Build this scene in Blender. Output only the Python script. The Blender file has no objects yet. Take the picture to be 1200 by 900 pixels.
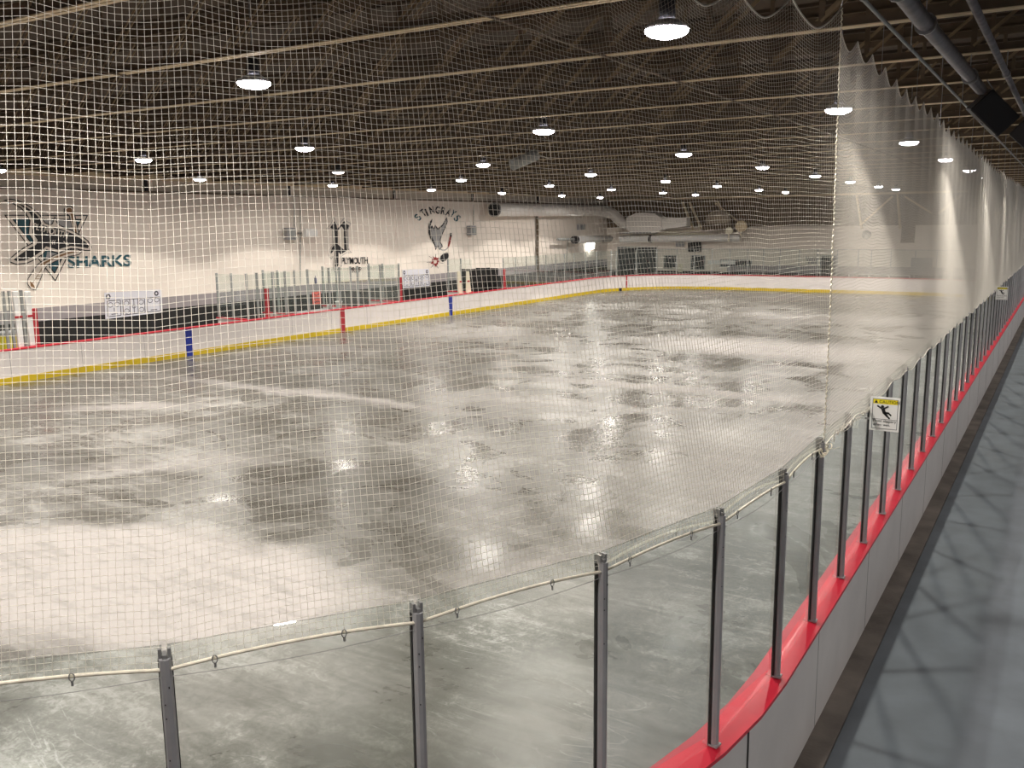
import bpy, math, random
import numpy as np
from mathutils import Vector, Matrix
random.seed(4)
rng = np.random.default_rng(7)
SC = bpy.context.scene
COL = SC.collection
PI = math.pi

# ------------------------------------------------------------------ camera, exposure, world
FPX, PITCH, ROLL, YAW, CAMZ = 1059.41, 0.174183, -0.010783, 0.550829, 4.7057
_f = Vector((-math.sin(YAW)*math.cos(PITCH), math.cos(YAW)*math.cos(PITCH), -math.sin(PITCH)))
_r = Vector((math.cos(YAW), math.sin(YAW), 0)); _u = _r.cross(_f)
CR = _r*math.cos(ROLL) + _u*math.sin(ROLL); CU = -_r*math.sin(ROLL) + _u*math.cos(ROLL)
CAM = Vector((0, 0, CAMZ))
cd = bpy.data.cameras.new('camera'); cam = bpy.data.objects.new('camera', cd); COL.objects.link(cam)
cd.sensor_fit = 'HORIZONTAL'; cd.sensor_width = 36; cd.lens = 36*FPX/1200; cd.clip_start = .05; cd.clip_end = 300
mw = Matrix((( CR.x, CU.x, -_f.x, CAM.x), (CR.y, CU.y, -_f.y, CAM.y), (CR.z, CU.z, -_f.z, CAM.z), (0, 0, 0, 1)))
cam.matrix_world = mw
SC.camera = cam
SC.view_settings.view_transform = 'Standard'; SC.view_settings.look = 'None'
SC.view_settings.gamma = 1; SC.view_settings.use_curve_mapping = False
EXPOSURE = 0.72
LAMP_W = 480.0; LAMP_SIDE = 150.0        # each high bay lamp
SC.view_settings.exposure = EXPOSURE
SC.cycles.max_bounces = 10; SC.cycles.diffuse_bounces = 5; SC.cycles.glossy_bounces = 4
SC.cycles.transparent_max_bounces = 24; SC.cycles.transmission_bounces = 6
SC.cycles.sample_clamp_indirect = 4.0
SC.cycles.use_denoising = True
w = bpy.data.worlds.new('world'); SC.world = w; w.use_nodes = True
w.node_tree.nodes['Background'].inputs[0].default_value = (.6, .62, .7, 1)
w.node_tree.nodes['Background'].inputs[1].default_value = 0.0

def ray(px, py): return CR*((px-600)/FPX) + CU*((450-py)/FPX) + _f
def atX(px, py, X): d = ray(px, py); return CAM + d*(X/d.x)
def atY(px, py, Y): d = ray(px, py); return CAM + d*(Y/d.y)
def atZ(px, py, Z): d = ray(px, py); return CAM + d*((Z-CAMZ)/d.z)
def scr_x(x, y, z):
    c = Vector((x, y, z)) - CAM; return 600 + FPX*c.dot(CR)/c.dot(_f)

# ------------------------------------------------------------------ materials
MATS = {}
def mat(name, col, rough=.6, metal=0., spec=.5, emit=None, estr=0., noise=0., nscale=5., bump=0., bscale=30.):
    if name in MATS: return MATS[name]
    m = bpy.data.materials.new(name); m.use_nodes = True; nt = m.node_tree; b = nt.nodes['Principled BSDF']
    b.inputs['Base Color'].default_value = (*col, 1); b.inputs['Roughness'].default_value = rough
    b.inputs['Metallic'].default_value = metal; b.inputs['Specular IOR Level'].default_value = spec
    if emit: b.inputs['Emission Color'].default_value = (*emit, 1); b.inputs['Emission Strength'].default_value = estr
    if noise or bump:
        tc = nt.nodes.new('ShaderNodeTexCoord')
    if noise:
        n = nt.nodes.new('ShaderNodeTexNoise'); n.inputs['Scale'].default_value = nscale; n.inputs['Detail'].default_value = 6
        nt.links.new(tc.outputs['Object'], n.inputs['Vector'])
        mr = nt.nodes.new('ShaderNodeMapRange'); mr.inputs['From Min'].default_value = .3; mr.inputs['From Max'].default_value = .7
        mr.inputs['To Min'].default_value = 1-noise; mr.inputs['To Max'].default_value = 1+noise
        nt.links.new(n.outputs['Fac'], mr.inputs['Value'])
        mx = nt.nodes.new('ShaderNodeVectorMath'); mx.operation = 'SCALE'; mx.inputs[0].default_value = col
        nt.links.new(mr.outputs[0], mx.inputs['Scale']); nt.links.new(mx.outputs[0], b.inputs['Base Color'])
    if bump:
        n = nt.nodes.new('ShaderNodeTexNoise'); n.inputs['Scale'].default_value = bscale; n.inputs['Detail'].default_value = 4
        nt.links.new(tc.outputs['Object'], n.inputs['Vector'])
        bp = nt.nodes.new('ShaderNodeBump'); bp.inputs['Strength'].default_value = bump; bp.inputs['Distance'].default_value = .02
        nt.links.new(n.outputs['Fac'], bp.inputs['Height']); nt.links.new(bp.outputs[0], b.inputs['Normal'])
    MATS[name] = m; return m

WHITEWALL = mat('painted block wall', (.86, .79, .71), .75, noise=.04, nscale=.6, bump=.08)
GREYBAND = mat('grey lilac wall paint', (.34, .31, .32), .7, noise=.05)
BLACKBAND = mat('black wall paint', (.012, .012, .012), .6)
BROWNWALL = mat('brown metal siding', (.17, .125, .08), .7, noise=.15, nscale=2)
DECK = mat('dark brown roof deck', (.06, .042, .027), .85, noise=.3, nscale=1.3)
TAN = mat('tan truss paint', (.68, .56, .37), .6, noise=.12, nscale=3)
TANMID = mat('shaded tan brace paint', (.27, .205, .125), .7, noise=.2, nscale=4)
TANDARK = mat('dark tan and shaded truss paint', (.12, .088, .055), .7, noise=.2, nscale=4)  # darker tan; on truss legs, top chords and struts it paints the shade
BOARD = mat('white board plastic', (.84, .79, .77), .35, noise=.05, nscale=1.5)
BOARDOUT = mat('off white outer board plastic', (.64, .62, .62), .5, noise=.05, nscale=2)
RED = mat('red cap plastic', (.58, .015, .04), .35, noise=.1, nscale=3)
REDPAINT = mat('red paint', (.40, .02, .03), .5)
BLUE = mat('blue line plastic', (.01, .03, .30), .4)
YELLOW = mat('yellow kick plate', (.66, .48, .015), .45, noise=.08, nscale=2)
ALU = mat('grey aluminium post', (.34, .34, .36), .5, .2, noise=.08, nscale=9)
ALUL = mat('pale aluminium post', (.33, .345, .335), .5, .2)
GASKET = mat('black rubber gasket', (.008, .008, .008), .6)
STEEL = mat('galvanised steel', (.32, .32, .32), .45, .6)
PIPEGREY = mat('dusty grey steel pipe', (.17, .165, .175), .45, .5, noise=.25, nscale=8)
NYLON = mat('white nylon twine', (.80, .76, .68), .6)
ROPE = mat('cream rope', (.88, .82, .68), .6, noise=.15, nscale=20)
WHITE = mat('white plastic', (.85, .85, .83), .4)
CREAM = mat('cream painted gate', (.74, .70, .55), .5)
BLACK = mat('black plastic', (.012, .012, .013), .5, bump=.3, bscale=120)
DARKGLASS = mat('dark window glass', (.03, .032, .035), .12)
DUCT = mat('bare galvanised duct', (.88, .86, .82), .3, .1)
GREYPAINT = mat('grey paint', (.33, .33, .34), .6)
CONCRETE = mat('bare dark concrete', (.15, .13, .115), .85, noise=.35, nscale=2.2, bump=.3)
RUBBER = mat('blue grey rubber floor', (.125, .145, .168), .62, noise=.16, nscale=1.7, bump=.1, bscale=200)
TEAL = mat('teal mural paint', (.01, .075, .10), .6)
MBLACK = mat('black mural paint', (.012, .012, .015), .6)
MWHITE = mat('white mural paint', (.74, .68, .60), .6)
MGREY = mat('grey mural paint', (.33, .33, .33), .6)
MBROWN = mat('brown mural paint', (.25, .14, .06), .6)
MRED = mat('red mural paint', (.26, .02, .02), .6)
SIGNY = mat('yellow sign paint', (.85, .72, .02), .4)
PAPER = mat('white banner vinyl', (.74, .74, .80), .5)
INK = mat('dark ink', (.05, .05, .07), .6)
PINK = mat('coral sign', (.95, .16, .13), .5)
LENS = mat('glowing lamp lens', (1, 1, 1), .3, emit=(1.0, .94, 1.0), estr=30)
LENSOFF = mat('dim lamp lens', (.9, .9, .9), .3, emit=(1.0, .93, .85), estr=1.2)

def glassmat(refl=.35, dif=.035, nm='tempered rink glass'):
    m = bpy.data.materials.new(nm); m.use_nodes = True; nt = m.node_tree; nt.nodes.clear()
    o = nt.nodes.new('ShaderNodeOutputMaterial'); t = nt.nodes.new('ShaderNodeBsdfTransparent'); t.inputs[0].default_value = (.935, .96, .95, 1)
    g = nt.nodes.new('ShaderNodeBsdfGlossy'); g.inputs['Roughness'].default_value = .02; g.inputs[0].default_value = (.95, 1, .98, 1)
    d = nt.nodes.new('ShaderNodeBsdfDiffuse'); d.inputs[0].default_value = (.66, .74, .71, 1)
    fr = nt.nodes.new('ShaderNodeFresnel'); fr.inputs['IOR'].default_value = 1.35
    mu = nt.nodes.new('ShaderNodeMath'); mu.operation = 'MULTIPLY'; mu.inputs[1].default_value = refl
    m1 = nt.nodes.new('ShaderNodeMixShader'); m2 = nt.nodes.new('ShaderNodeMixShader'); m2.inputs[0].default_value = dif
    nt.links.new(fr.outputs[0], mu.inputs[0]); nt.links.new(mu.outputs[0], m1.inputs[0])
    nt.links.new(t.outputs[0], m1.inputs[1]); nt.links.new(g.outputs[0], m1.inputs[2])
    nt.links.new(m1.outputs[0], m2.inputs[1]); nt.links.new(d.outputs[0], m2.inputs[2]); nt.links.new(m2.outputs[0], o.inputs[0])
    return m
GLASS = glassmat()
GLASSFAR = glassmat(.12, .02, 'clear bench glass')

def icemat():
    m = bpy.data.materials.new('bare frosted rink ice'); m.use_nodes = True; nt = m.node_tree; b = nt.nodes['Principled BSDF']
    L = nt.links.new
    def N(t, **k):
        n = nt.nodes.new(t)
        for a, v in k.items(): setattr(n, a, v)
        return n
    def math_(op, a, b_=None, clamp=False):
        n = N('ShaderNodeMath', operation=op); n.use_clamp = clamp
        for i, v in enumerate((a, b_)):
            if v is None: continue
            if isinstance(v, (int, float)): n.inputs[i].default_value = v
            else: L(v, n.inputs[i])
        return n.outputs[0]
    def rng_(v, a, b_, c=0, d=1, smooth=True):
        n = N('ShaderNodeMapRange'); n.interpolation_type = 'SMOOTHSTEP' if smooth else 'LINEAR'
        for i, x in zip(('From Min', 'From Max', 'To Min', 'To Max'), (a, b_, c, d)): n.inputs[i].default_value = x
        L(v, n.inputs['Value']); return n.outputs[0]
    tc = N('ShaderNodeTexCoord').outputs['Object']
    def noise(scale, detail=6, dist=0., vec=None, rough=.55):
        n = N('ShaderNodeTexNoise'); n.inputs['Scale'].default_value = scale; n.inputs['Detail'].default_value = detail
        n.inputs['Distortion'].default_value = dist; n.inputs['Roughness'].default_value = rough
        L(vec or tc, n.inputs['Vector']); return n.outputs['Fac']
    def mapping(rot, sc):
        n = N('ShaderNodeMapping'); n.inputs['Rotation'].default_value = (0, 0, rot); n.inputs['Scale'].default_value = sc
        L(tc, n.inputs['Vector']); return n.outputs[0]
    big = noise(.13, 4, .6); mid = noise(.55, 6, 1.2); fine = noise(3.2, 8, 1.6, rough=.65); vfine = noise(11, 8, 2.0, rough=.7)
    streak = noise(1.0, 7, 1.8, mapping(math.radians(28), (.35, 2.6, 1)), .62)
    sweep = noise(.5, 6, .8, mapping(math.radians(-4), (.22, 1.6, 1)), .6)
    v = math_('ADD', math_('MULTIPLY', big, .30), math_('MULTIPLY', mid, .24))
    v = math_('ADD', v, math_('MULTIPLY', streak, .20))
    v = math_('ADD', v, math_('MULTIPLY', sweep, .20)); v = math_('ADD', v, math_('MULTIPLY', fine, .20))
    v = math_('ADD', v, math_('MULTIPLY', vfine, .24))
    v = rng_(v, .62, .81, 0, 1)
    # scrapes: thin pale lines left by the blade of the resurfacer
    sn = noise(.9, 5, 2.2, mapping(math.radians(35), (.5, 1.5, 1)), .5)
    scr = rng_(math_('ABSOLUTE', math_('SUBTRACT', sn, .5)), 0, .012, 1, 0)
    scr = math_('MULTIPLY', scr, rng_(mid, .45, .6, 0, 1))
    # frost patches: (cx, cy, rx, ry, rot, strength, softness)
    P = [(-10.7, 7.25, 3.7, 1.9, 6, 1.0, .25), (-7.0, 6.0, 1.8, 1.2, 30, .4, .6), (-21.3, 14.9, 2.0, .6, 38, .9, .8),
         (-15.2, 11.6, 2.0, .75, 42, .45, .7), (-18.6, 18.7, 6.4, .38, -1, .85, .8), (-8.6, 24.2, 5.5, .45, 0, .6, .8),
         (-23.0, 33.0, 4.2, 2.2, 0, .55, .7), (-9.2, 34.0, 5.6, 2.6, -4, .75, .6), (-11.0, 46.0, 7.5, 3.0, 0, .3, .8),
         (-5.2, 10.0, 1.5, 1.2, 0, .45, .8), (-3.6, 6.9, 1.3, 1.5, 20, .4, .9), (-5.0, 17.5, 2.2, 3.5, 0, .30, .9), (-24.5, 26.2, 2.6, .8, 6, .45, .8), (-3.6, 30.0, 1.3, 12, 0, .35, .9),
         (-13.0, 20.5, 3.0, 1.0, 10, .35, .9)]
    warp = N('ShaderNodeVectorMath', operation='SCALE'); wn = N('ShaderNodeTexNoise'); wn.inputs['Scale'].default_value = .8; wn.inputs['Detail'].default_value = 8
    wn.inputs['Roughness'].default_value = .6
    L(tc, wn.inputs['Vector'])
    ws = N('ShaderNodeVectorMath', operation='SUBTRACT'); L(wn.outputs['Color'], ws.inputs[0]); ws.inputs[1].default_value = (.5, .5, .5)
    L(ws.outputs[0], warp.inputs[0]); warp.inputs['Scale'].default_value = 1.7
    wv = N('ShaderNodeVectorMath', operation='ADD'); L(tc, wv.inputs[0]); L(warp.outputs[0], wv.inputs[1])
    tot = None
    for cx, cy, rx, ry, ro, st, so in P:
        mp = N('ShaderNodeMapping'); mp.vector_type = 'TEXTURE'; mp.inputs['Location'].default_value = (cx, cy, 0)
        mp.inputs['Rotation'].default_value = (0, 0, math.radians(ro)); mp.inputs['Scale'].default_value = (rx, ry, 1000)
        L(wv.outputs[0], mp.inputs['Vector'])
        ln = N('ShaderNodeVectorMath', operation='LENGTH'); L(mp.outputs[0], ln.inputs[0])
        q = rng_(ln.outputs['Value'], 1-so, 1+so*.6, st, 0)
        tot = q if tot is None else math_('MAXIMUM', tot, q)
    tex = rng_(math_('ADD', math_('MULTIPLY', streak, .6), math_('MULTIPLY', fine, .4)), .36, .56, .55, 1.05)
    fr = math_('MULTIPLY', tot, tex, True)
    # darker glassy areas
    D = [(-18.5, 9.2, 3.2, 1.6, 40, .8), (-11.2, 12.2, 3.6, 1.7, 20, .6), (-3.4, 4.4, 2.8, 2.2, 0, .35), (-24.0, 20.2, 3.0, 1.6, 10, .5), (-16, 25.5, 4, 1.1, 0, .35), (-9, 21.8, 5, .9, -3, .5)]
    dt = None
    for cx, cy, rx, ry, ro, st in D:
        mp = N('ShaderNodeMapping'); mp.vector_type = 'TEXTURE'; mp.inputs['Location'].default_value = (cx, cy, 0)
        mp.inputs['Rotation'].default_value = (0, 0, math.radians(ro)); mp.inputs['Scale'].default_value = (rx, ry, 1000)
        L(wv.outputs[0], mp.inputs['Vector'])
        ln = N('ShaderNodeVectorMath', operation='LENGTH'); L(mp.outputs[0], ln.inputs[0])
        q = rng_(ln.outputs['Value'], .3, 1.3, st, 0)
        dt = q if dt is None else math_('MAXIMUM', dt, q)
    ramp = N('ShaderNodeValToRGB'); L(v, ramp.inputs[0])
    e = ramp.color_ramp.elements
    e[0].position = 0; e[0].color = (.083, .079, .067, 1); e[1].position = 1; e[1].color = (.33, .322, .305, 1)
    e2 = ramp.color_ramp.elements.new(.5); e2.color = (.148, .142, .127, 1)
    m0 = N('ShaderNodeMixRGB', blend_type='MULTIPLY'); L(dt, m0.inputs[0]); L(ramp.outputs[0], m0.inputs[1]); m0.inputs[2].default_value = (.55, .53, .49, 1)
    m1 = N('ShaderNodeMixRGB'); L(math_('MULTIPLY', scr, .28), m1.inputs[0]); L(m0.outputs[0], m1.inputs[1]); m1.inputs[2].default_value = (.7, .7, .68, 1)
    m2 = N('ShaderNodeMixRGB'); L(fr, m2.inputs[0]); L(m1.outputs[0], m2.inputs[1]); m2.inputs[2].default_value = (.385, .36, .345, 1)
    L(m2.outputs[0], b.inputs['Base Color'])
    r = rng_(mid, .3, .7, .20, .42); L(math_('ADD', r, math_('MULTIPLY', fr, .4)), b.inputs['Roughness'])
    b.inputs['Specular IOR Level'].default_value = .38
    bp = N('ShaderNodeBump'); bp.inputs['Strength'].default_value = .07; bp.inputs['Distance'].default_value = .02
    L(fine, bp.inputs['Height']); L(bp.outputs[0], b.inputs['Normal'])
    return m
ICE = icemat()

# ------------------------------------------------------------------ mesh helpers
class MB:
    def __init__(s): s.v = []; s.f = []
    def add(s, vs, fs):
        n = len(s.v); s.v += [tuple(v) for v in vs]; s.f += [tuple(i+n for i in f) for f in fs]; return s
    def box(s, x0, y0, z0, x1, y1, z1, bev=0.):
        if bev:
            bb = bev; out = []
            prof = [(x0+bb, y0), (x1-bb, y0), (x1, y0+bb), (x1, y1-bb), (x1-bb, y1), (x0+bb, y1), (x0, y1-bb), (x0, y0+bb)]
            cx, cy = (x0+x1)/2, (y0+y1)/2
            ins = [(x-(bb if x > cx else -bb), y-(bb if y > cy else -bb)) for x, y in prof]
            rings = [[(x, y, z0) for x, y in ins], [(x, y, z0+bb) for x, y in prof], [(x, y, z1-bb) for x, y in prof], [(x, y, z1) for x, y in ins]]
            return s.loft(rings)
        return s.add([(x0, y0, z0), (x1, y0, z0), (x1, y1, z0), (x0, y1, z0), (x0, y0, z1), (x1, y0, z1), (x1, y1, z1), (x0, y1, z1)],
                     [(0, 3, 2, 1), (4, 5, 6, 7), (0, 1, 5, 4), (1, 2, 6, 5), (2, 3, 7, 6), (3, 0, 4, 7)])
    def loft(s, rings, cap=True, close=False):
        n = len(rings[0]); vs = [p for r in rings for p in r]; fs = []
        R_ = len(rings)
        for i in range(R_ if close else R_-1):
            a = i*n; b = ((i+1) % R_)*n
            for k in range(n): fs.append((a+k, a+(k+1) % n, b+(k+1) % n, b+k))
        if cap and not close: fs.append(tuple(range(n))[::-1]); fs.append(tuple(range((R_-1)*n, R_*n)))
        return s.add(vs, fs)
    def tube(s, pts, r, n=8, cap=True):
        pts = [Vector(p) for p in pts]; rings = []
        rr = r if isinstance(r, (list, tuple)) else [r]*len(pts)
        up0 = None
        for i, p in enumerate(pts):
            t = (pts[min(i+1, len(pts)-1)] - pts[max(i-1, 0)]).normalized()
            if up0 is None:
                up0 = Vector((0, 0, 1)) if abs(t.z) < .9 else Vector((1, 0, 0))
            a = (up0 - t*up0.dot(t)).normalized(); b = t.cross(a); up0 = a
            rings.append([p + a*(rr[i]*math.cos(2*PI*k/n)) + b*(rr[i]*math.sin(2*PI*k/n)) for k in range(n)])
        return s.loft(rings, cap)
    def bar(s, a, b, w, h, up=(0, 0, 1)):
        a = Vector(a); b = Vector(b); t = (b-a).normalized(); u = Vector(up); u = (u - t*u.dot(t)).normalized(); sd = t.cross(u)
        R0 = [[p + sd*(x*w/2) + u*(y*h/2) for x, y in ((-1, -1), (1, -1), (1, 1), (-1, 1))] for p in (a, b)]
        return s.loft(R0)
    def lathe(s, prof, n=20, c=(0, 0, 0)):
        return s.loft([[(c[0]+r*math.cos(2*PI*k/n), c[1]+r*math.sin(2*PI*k/n), c[2]+z) for k in range(n)] for r, z in prof])
    def extr(s, pts, off):   # polygon in 3d extruded along off
        n = len(pts); off = Vector(off); q = [Vector(p) for p in pts]
        return s.add(q + [p+off for p in q], [tuple(range(n))[::-1], tuple(range(n, 2*n))] + [(i, (i+1) % n, n+(i+1) % n, n+i) for i in range(n)])
def base_of(parent):
    l = Vector((0, 0, 0))
    while parent is not None: l += Vector(parent.location); parent = parent.parent
    return l
def obj(name, mb, m, parent=None, smooth=False, loc=None):
    """mb in world coordinates unless loc is given; a child is stored relative to its parent"""
    me = bpy.data.meshes.new(name)
    off = base_of(parent) if parent is not None else Vector((0, 0, 0))
    vs = mb.v
    if off.length > 0: vs = [(v[0]-off.x, v[1]-off.y, v[2]-off.z) for v in vs]
    me.from_pydata([tuple(v) for v in vs], [], mb.f); me.materials.append(m); me.update()
    if smooth: me.polygons.foreach_set('use_smooth', [True]*len(me.polygons))
    o = bpy.data.objects.new(name, me); COL.objects.link(o)
    if parent is not None: o.parent = parent
    return o
def npobj(name, V, F, m, parent):
    off = base_of(parent); V = V - np.array(off)[None, :]
    me = bpy.data.meshes.new(name); me.vertices.add(len(V)); me.vertices.foreach_set('co', V.astype(np.float32).ravel())
    me.loops.add(F.size); me.loops.foreach_set('vertex_index', F.astype(np.int32).ravel())
    me.polygons.add(len(F)); me.polygons.foreach_set('loop_start', np.arange(0, F.size, 4, dtype=np.int32))
    me.polygons.foreach_set('loop_total', np.full(len(F), 4, dtype=np.int32))
    me.materials.append(m); me.update(); me.validate()
    o = bpy.data.objects.new(name, me); COL.objects.link(o); o.parent = parent; return o
def tag(o, label, cat, group=None):
    o['label'] = label; o['category'] = cat
    if group: o['group'] = group
    return o
def thing(name, label, cat, loc, group=None, rz=0):
    o = bpy.data.objects.new(name, None); COL.objects.link(o); o.location = loc; o.rotation_euler = (0, 0, rz)
    o.empty_display_size = .1
    return tag(o, label, cat, group)
def struct(name, mb, m, parent=None, smooth=False):
    o = obj(name, mb, m, parent, smooth)
    if parent is None: o['kind'] = 'structure'
    return o
def dup(root, loc, rz, label, group=None):
    c = root.copy(); COL.objects.link(c); c.location = loc; c.rotation_euler = (0, 0, rz); c['label'] = label
    if group: c['group'] = group
    for ch in root.children:
        d = ch.copy(); COL.objects.link(d); d.parent = c
        for g in ch.children:
            e = g.copy(); COL.objects.link(e); e.parent = d
    return c
ORD = ['nearest', 'second', 'third', 'fourth', 'fifth', 'sixth', 'seventh', 'eighth', 'ninth', 'tenth', 'eleventh', 'twelfth', 'thirteenth', 'fourteenth',
       'fifteenth', 'sixteenth', 'seventeenth', 'eighteenth', 'nineteenth', 'twentieth', 'twenty-first', 'twenty-second', 'twenty-third', 'twenty-fourth', 'twenty-fifth', 'twenty-sixth', 'twenty-seventh', 'twenty-eighth', 'twenty-ninth', 'thirtieth', 'thirty-first', 'thirty-second', 'thirty-third']

# ------------------------------------------------------------------ the hall
XW, XR, YN, YF = -32.0, 9.0, -9.0, 67.0
ZD = 7.95
struct('floor', MB().box(XW, YN, -.12, XR, YF, -.03), CONCRETE)
struct('ceiling', MB().box(XW-.3, YN-.3, ZD, XR+.3, YF+.3, ZD+.1), DECK)
wl = struct('wall_left', MB().box(XW-.25, YN, -.03, XW, YF, 6.84), WHITEWALL)
struct('metal_siding', MB().box(XW-.25, YN, 6.84, XW-.02, YF, ZD), DECK, wl)
struct('wall_band', MB().box(XW-.02, YN, 1.42, XW+.012, YF, 1.90), GREYBAND, wl)
struct('wall_base', MB().box(XW-.02, YN, -.03, XW+.016, YF, 1.42), BLACKBAND, wl)
wf = struct('wall_far', MB().box(XW, YF, -.03, XR, YF+.25, 4.4), WHITEWALL)
struct('wall_band', MB().box(-22, YF-.012, 1.05, XR, YF+.02, 1.58), GREYBAND, wf)
struct('wall_base', MB().box(XW, YF-.016, -.03, XR, YF+.02, 1.05), BLACKBAND, wf)
sid = MB().box(XW, YF+.02, 4.4, XR, YF+.25, ZD)
for i in range(68): sid.box(XW+i*.6, YF-.02, 4.42, XW+i*.6+.12, YF+.02, ZD)
struct('metal_siding', sid, BROWNWALL, wf)
struct('wall_right', MB().box(XR, YN, -.03, XR+.25, YF, ZD), GREYPAINT)
struct('wall_near', MB().box(XW, YN-.25, -.03, XR, YN, ZD), BROWNWALL)
# ledge and column caps on the left wall
lg = MB(); lg.box(XW, YN, 6.14, XW+.10, YF, 6.20)
struct('trim_1', lg, TANDARK)
struct('trim_2', MB().box(XW, YN, 6.64, XW+.22, YF, 6.82), TAN)
struct('upper_band', MB().box(XW, YN, 6.2, XW+.012, YF, 6.66), mat('grey beige recess paint', (.52, .47, .40), .7), wl)  # flat darker band painted in place of a recess above the ledge
for i, px in enumerate((178, 343, 465, 556, 632)):
    p = atX(px, 240, XW+.06)
    c = struct('trim_%d' % (3+i), MB().box(XW, p.y-.13, 1.9, XW+.02, p.y+.13, 6.66), WHITEWALL)
    struct('column_cap', MB().box(XW, p.y-.26, 6.2, XW+.10, p.y-.13, 6.66), MBLACK, c)
# floor of the walkway, ice slab
struct('floor_walkway', MB().box(-1.47, YN, -.03, XR, YF, .012), RUBBER)

# ------------------------------------------------------------------ rink outline
GX, AX, RA, YB, YE = -1.78, -8.63, 6.85, .05, 63.0
GL = -27.92; AL = GL + RA
def arcp(cx, cy, a0, a1, n=18, r=RA):
    return [(cx + r*math.cos(a0+(a1-a0)*i/n), cy + r*math.sin(a0+(a1-a0)*i/n)) for i in range(n+1)]
def outline(off):   # glass line shifted outwards by off
    r = RA+off; P = []
    P += arcp(AX, YB+RA, -PI/2, 0, 18, r); P += arcp(AX, YE-RA, 0, PI/2, 18, r)
    P += arcp(AL, YE-RA, PI/2, PI, 18, r); P += arcp(AL, YB+RA, PI, 1.5*PI, 18, r)
    return P
def ringwall(o0, z0, o1, z1):   # closed ring with rectangular section between offsets o0<o1
    a, b = outline(o0), outline(o1)
    return MB().loft([[(p[0], p[1], z0), (q[0], q[1], z0), (q[0], q[1], z1), (p[0], p[1], z1)] for p, q in zip(a, b)], close=True)
ice = outline(.02); n = len(ice)
struct('ice_surface', MB().extr([(x, y, -.028) for x, y in ice], (0, 0, .028)), ICE)
db = thing('dasher_boards', 'white dasher boards with red cap running right around the ice rink', 'rink boards', (GX, 6.9, -.03))
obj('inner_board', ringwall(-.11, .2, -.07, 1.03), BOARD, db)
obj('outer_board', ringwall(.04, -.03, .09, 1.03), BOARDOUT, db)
obj('kick_plate', ringwall(-.125, .0, -.07, .2), YELLOW, db)['label'] = 'yellow kick plate'
a, b = outline(-.16), outline(.11); am, bm = outline(-.05), outline(-.03)
capm = MB().loft([[(p[0], p[1], 1.03), (q[0], q[1], 1.03), (q[0], q[1], 1.06), (s[0], s[1], 1.085), (r_[0], r_[1], 1.085), (p[0], p[1], 1.07)]
                  for p, q, r_, s in zip(a, b, am, bm)], close=True)
obj('cap_rail', capm, RED, db)['label'] = 'red cap rail'
Y1, DY = 22.27, 8.43
for yy, m_, nm in ((Y1, BLUE, 'blue_line_mark'), (Y1+DY, REDPAINT, 'red_line_mark'), (Y1+2*DY, BLUE, 'blue_line_mark')):
    obj(nm, MB().box(GL+.10, yy-.15, 0, GL+.135, yy+.15, 1.035), m_, db)
gp = (AL + (RA-.13)*math.cos(PI*.80), YE-RA+(RA-.13)*math.sin(PI*.80))
def mark_at(px, wdt, z0, z1, m_, nm):   # a vertical mark on the inner far boards where the photo shows it
    pts = outline(-.128)
    best = min(((abs(scr_x(pts[i][0]+(pts[i+1][0]-pts[i][0])*t/20, pts[i][1]+(pts[i+1][1]-pts[i][1])*t/20, .6)-px), i, t/20) for i in range(38, 57) for t in range(20)))
    i, t = best[1], best[2]; p = Vector((*pts[i], 0)); q = Vector((*pts[i+1], 0)); d = (q-p).normalized(); c = p.lerp(q, t)
    obj(nm, MB().bar(c-d*wdt/2+Vector((0, 0, (z0+z1)/2)), c+d*wdt/2+Vector((0, 0, (z0+z1)/2)), .02, z1-z0), m_, db)
mark_at(734.5, .09, .2, 1.03, REDPAINT, 'goal_line_mark')
mark_at(727, .25, .0, .2, MBLACK, 'kick_plate_joint')
SEAM = mat('dark board joint', (.05, .05, .05), .7)
SEAM2 = mat('grey board joint', (.30, .29, .29), .7)
for k in range(23):
    y = 8.1 + 2.41*k
    obj('board_joint', MB().box(GX+.085, y-.005, -.02, GX+.0925, y+.005, 1.03), SEAM2, db)
for th in (-.115,-.46, -.81, -1.16):
    c, s = math.cos(th), math.sin(th); R1, R2 = RA+.085, RA+.0935
    obj('board_joint', MB().bar((AX+R1*c, YB+RA+R1*s, .5), (AX+R2*c, YB+RA+R2*s, .5), .014, 1.04), SEAM, db)
for k in range(22):
    y = 8.3 + 2.41*k
    obj('board_joint', MB().box(GL+.105, y-.006, .2, GL+.114, y+.006, 1.03), SEAM2, db)
# concrete curb strip between boards and walkway, wavy inner edge
cb = MB(); ys = [6.9+i*.6 for i in range(94)]
cb.loft([[(-1.72, y, -.03), (-1.475, y, -.03), (-1.475, y, .03), (-1.66+.018*math.sin(y*2.1)+.012*math.sin(y*5), y, .04), (-1.72, y, .04)] for y in [-8.9]+ys])
st = struct('trim_8', cb, CONCRETE)

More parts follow.
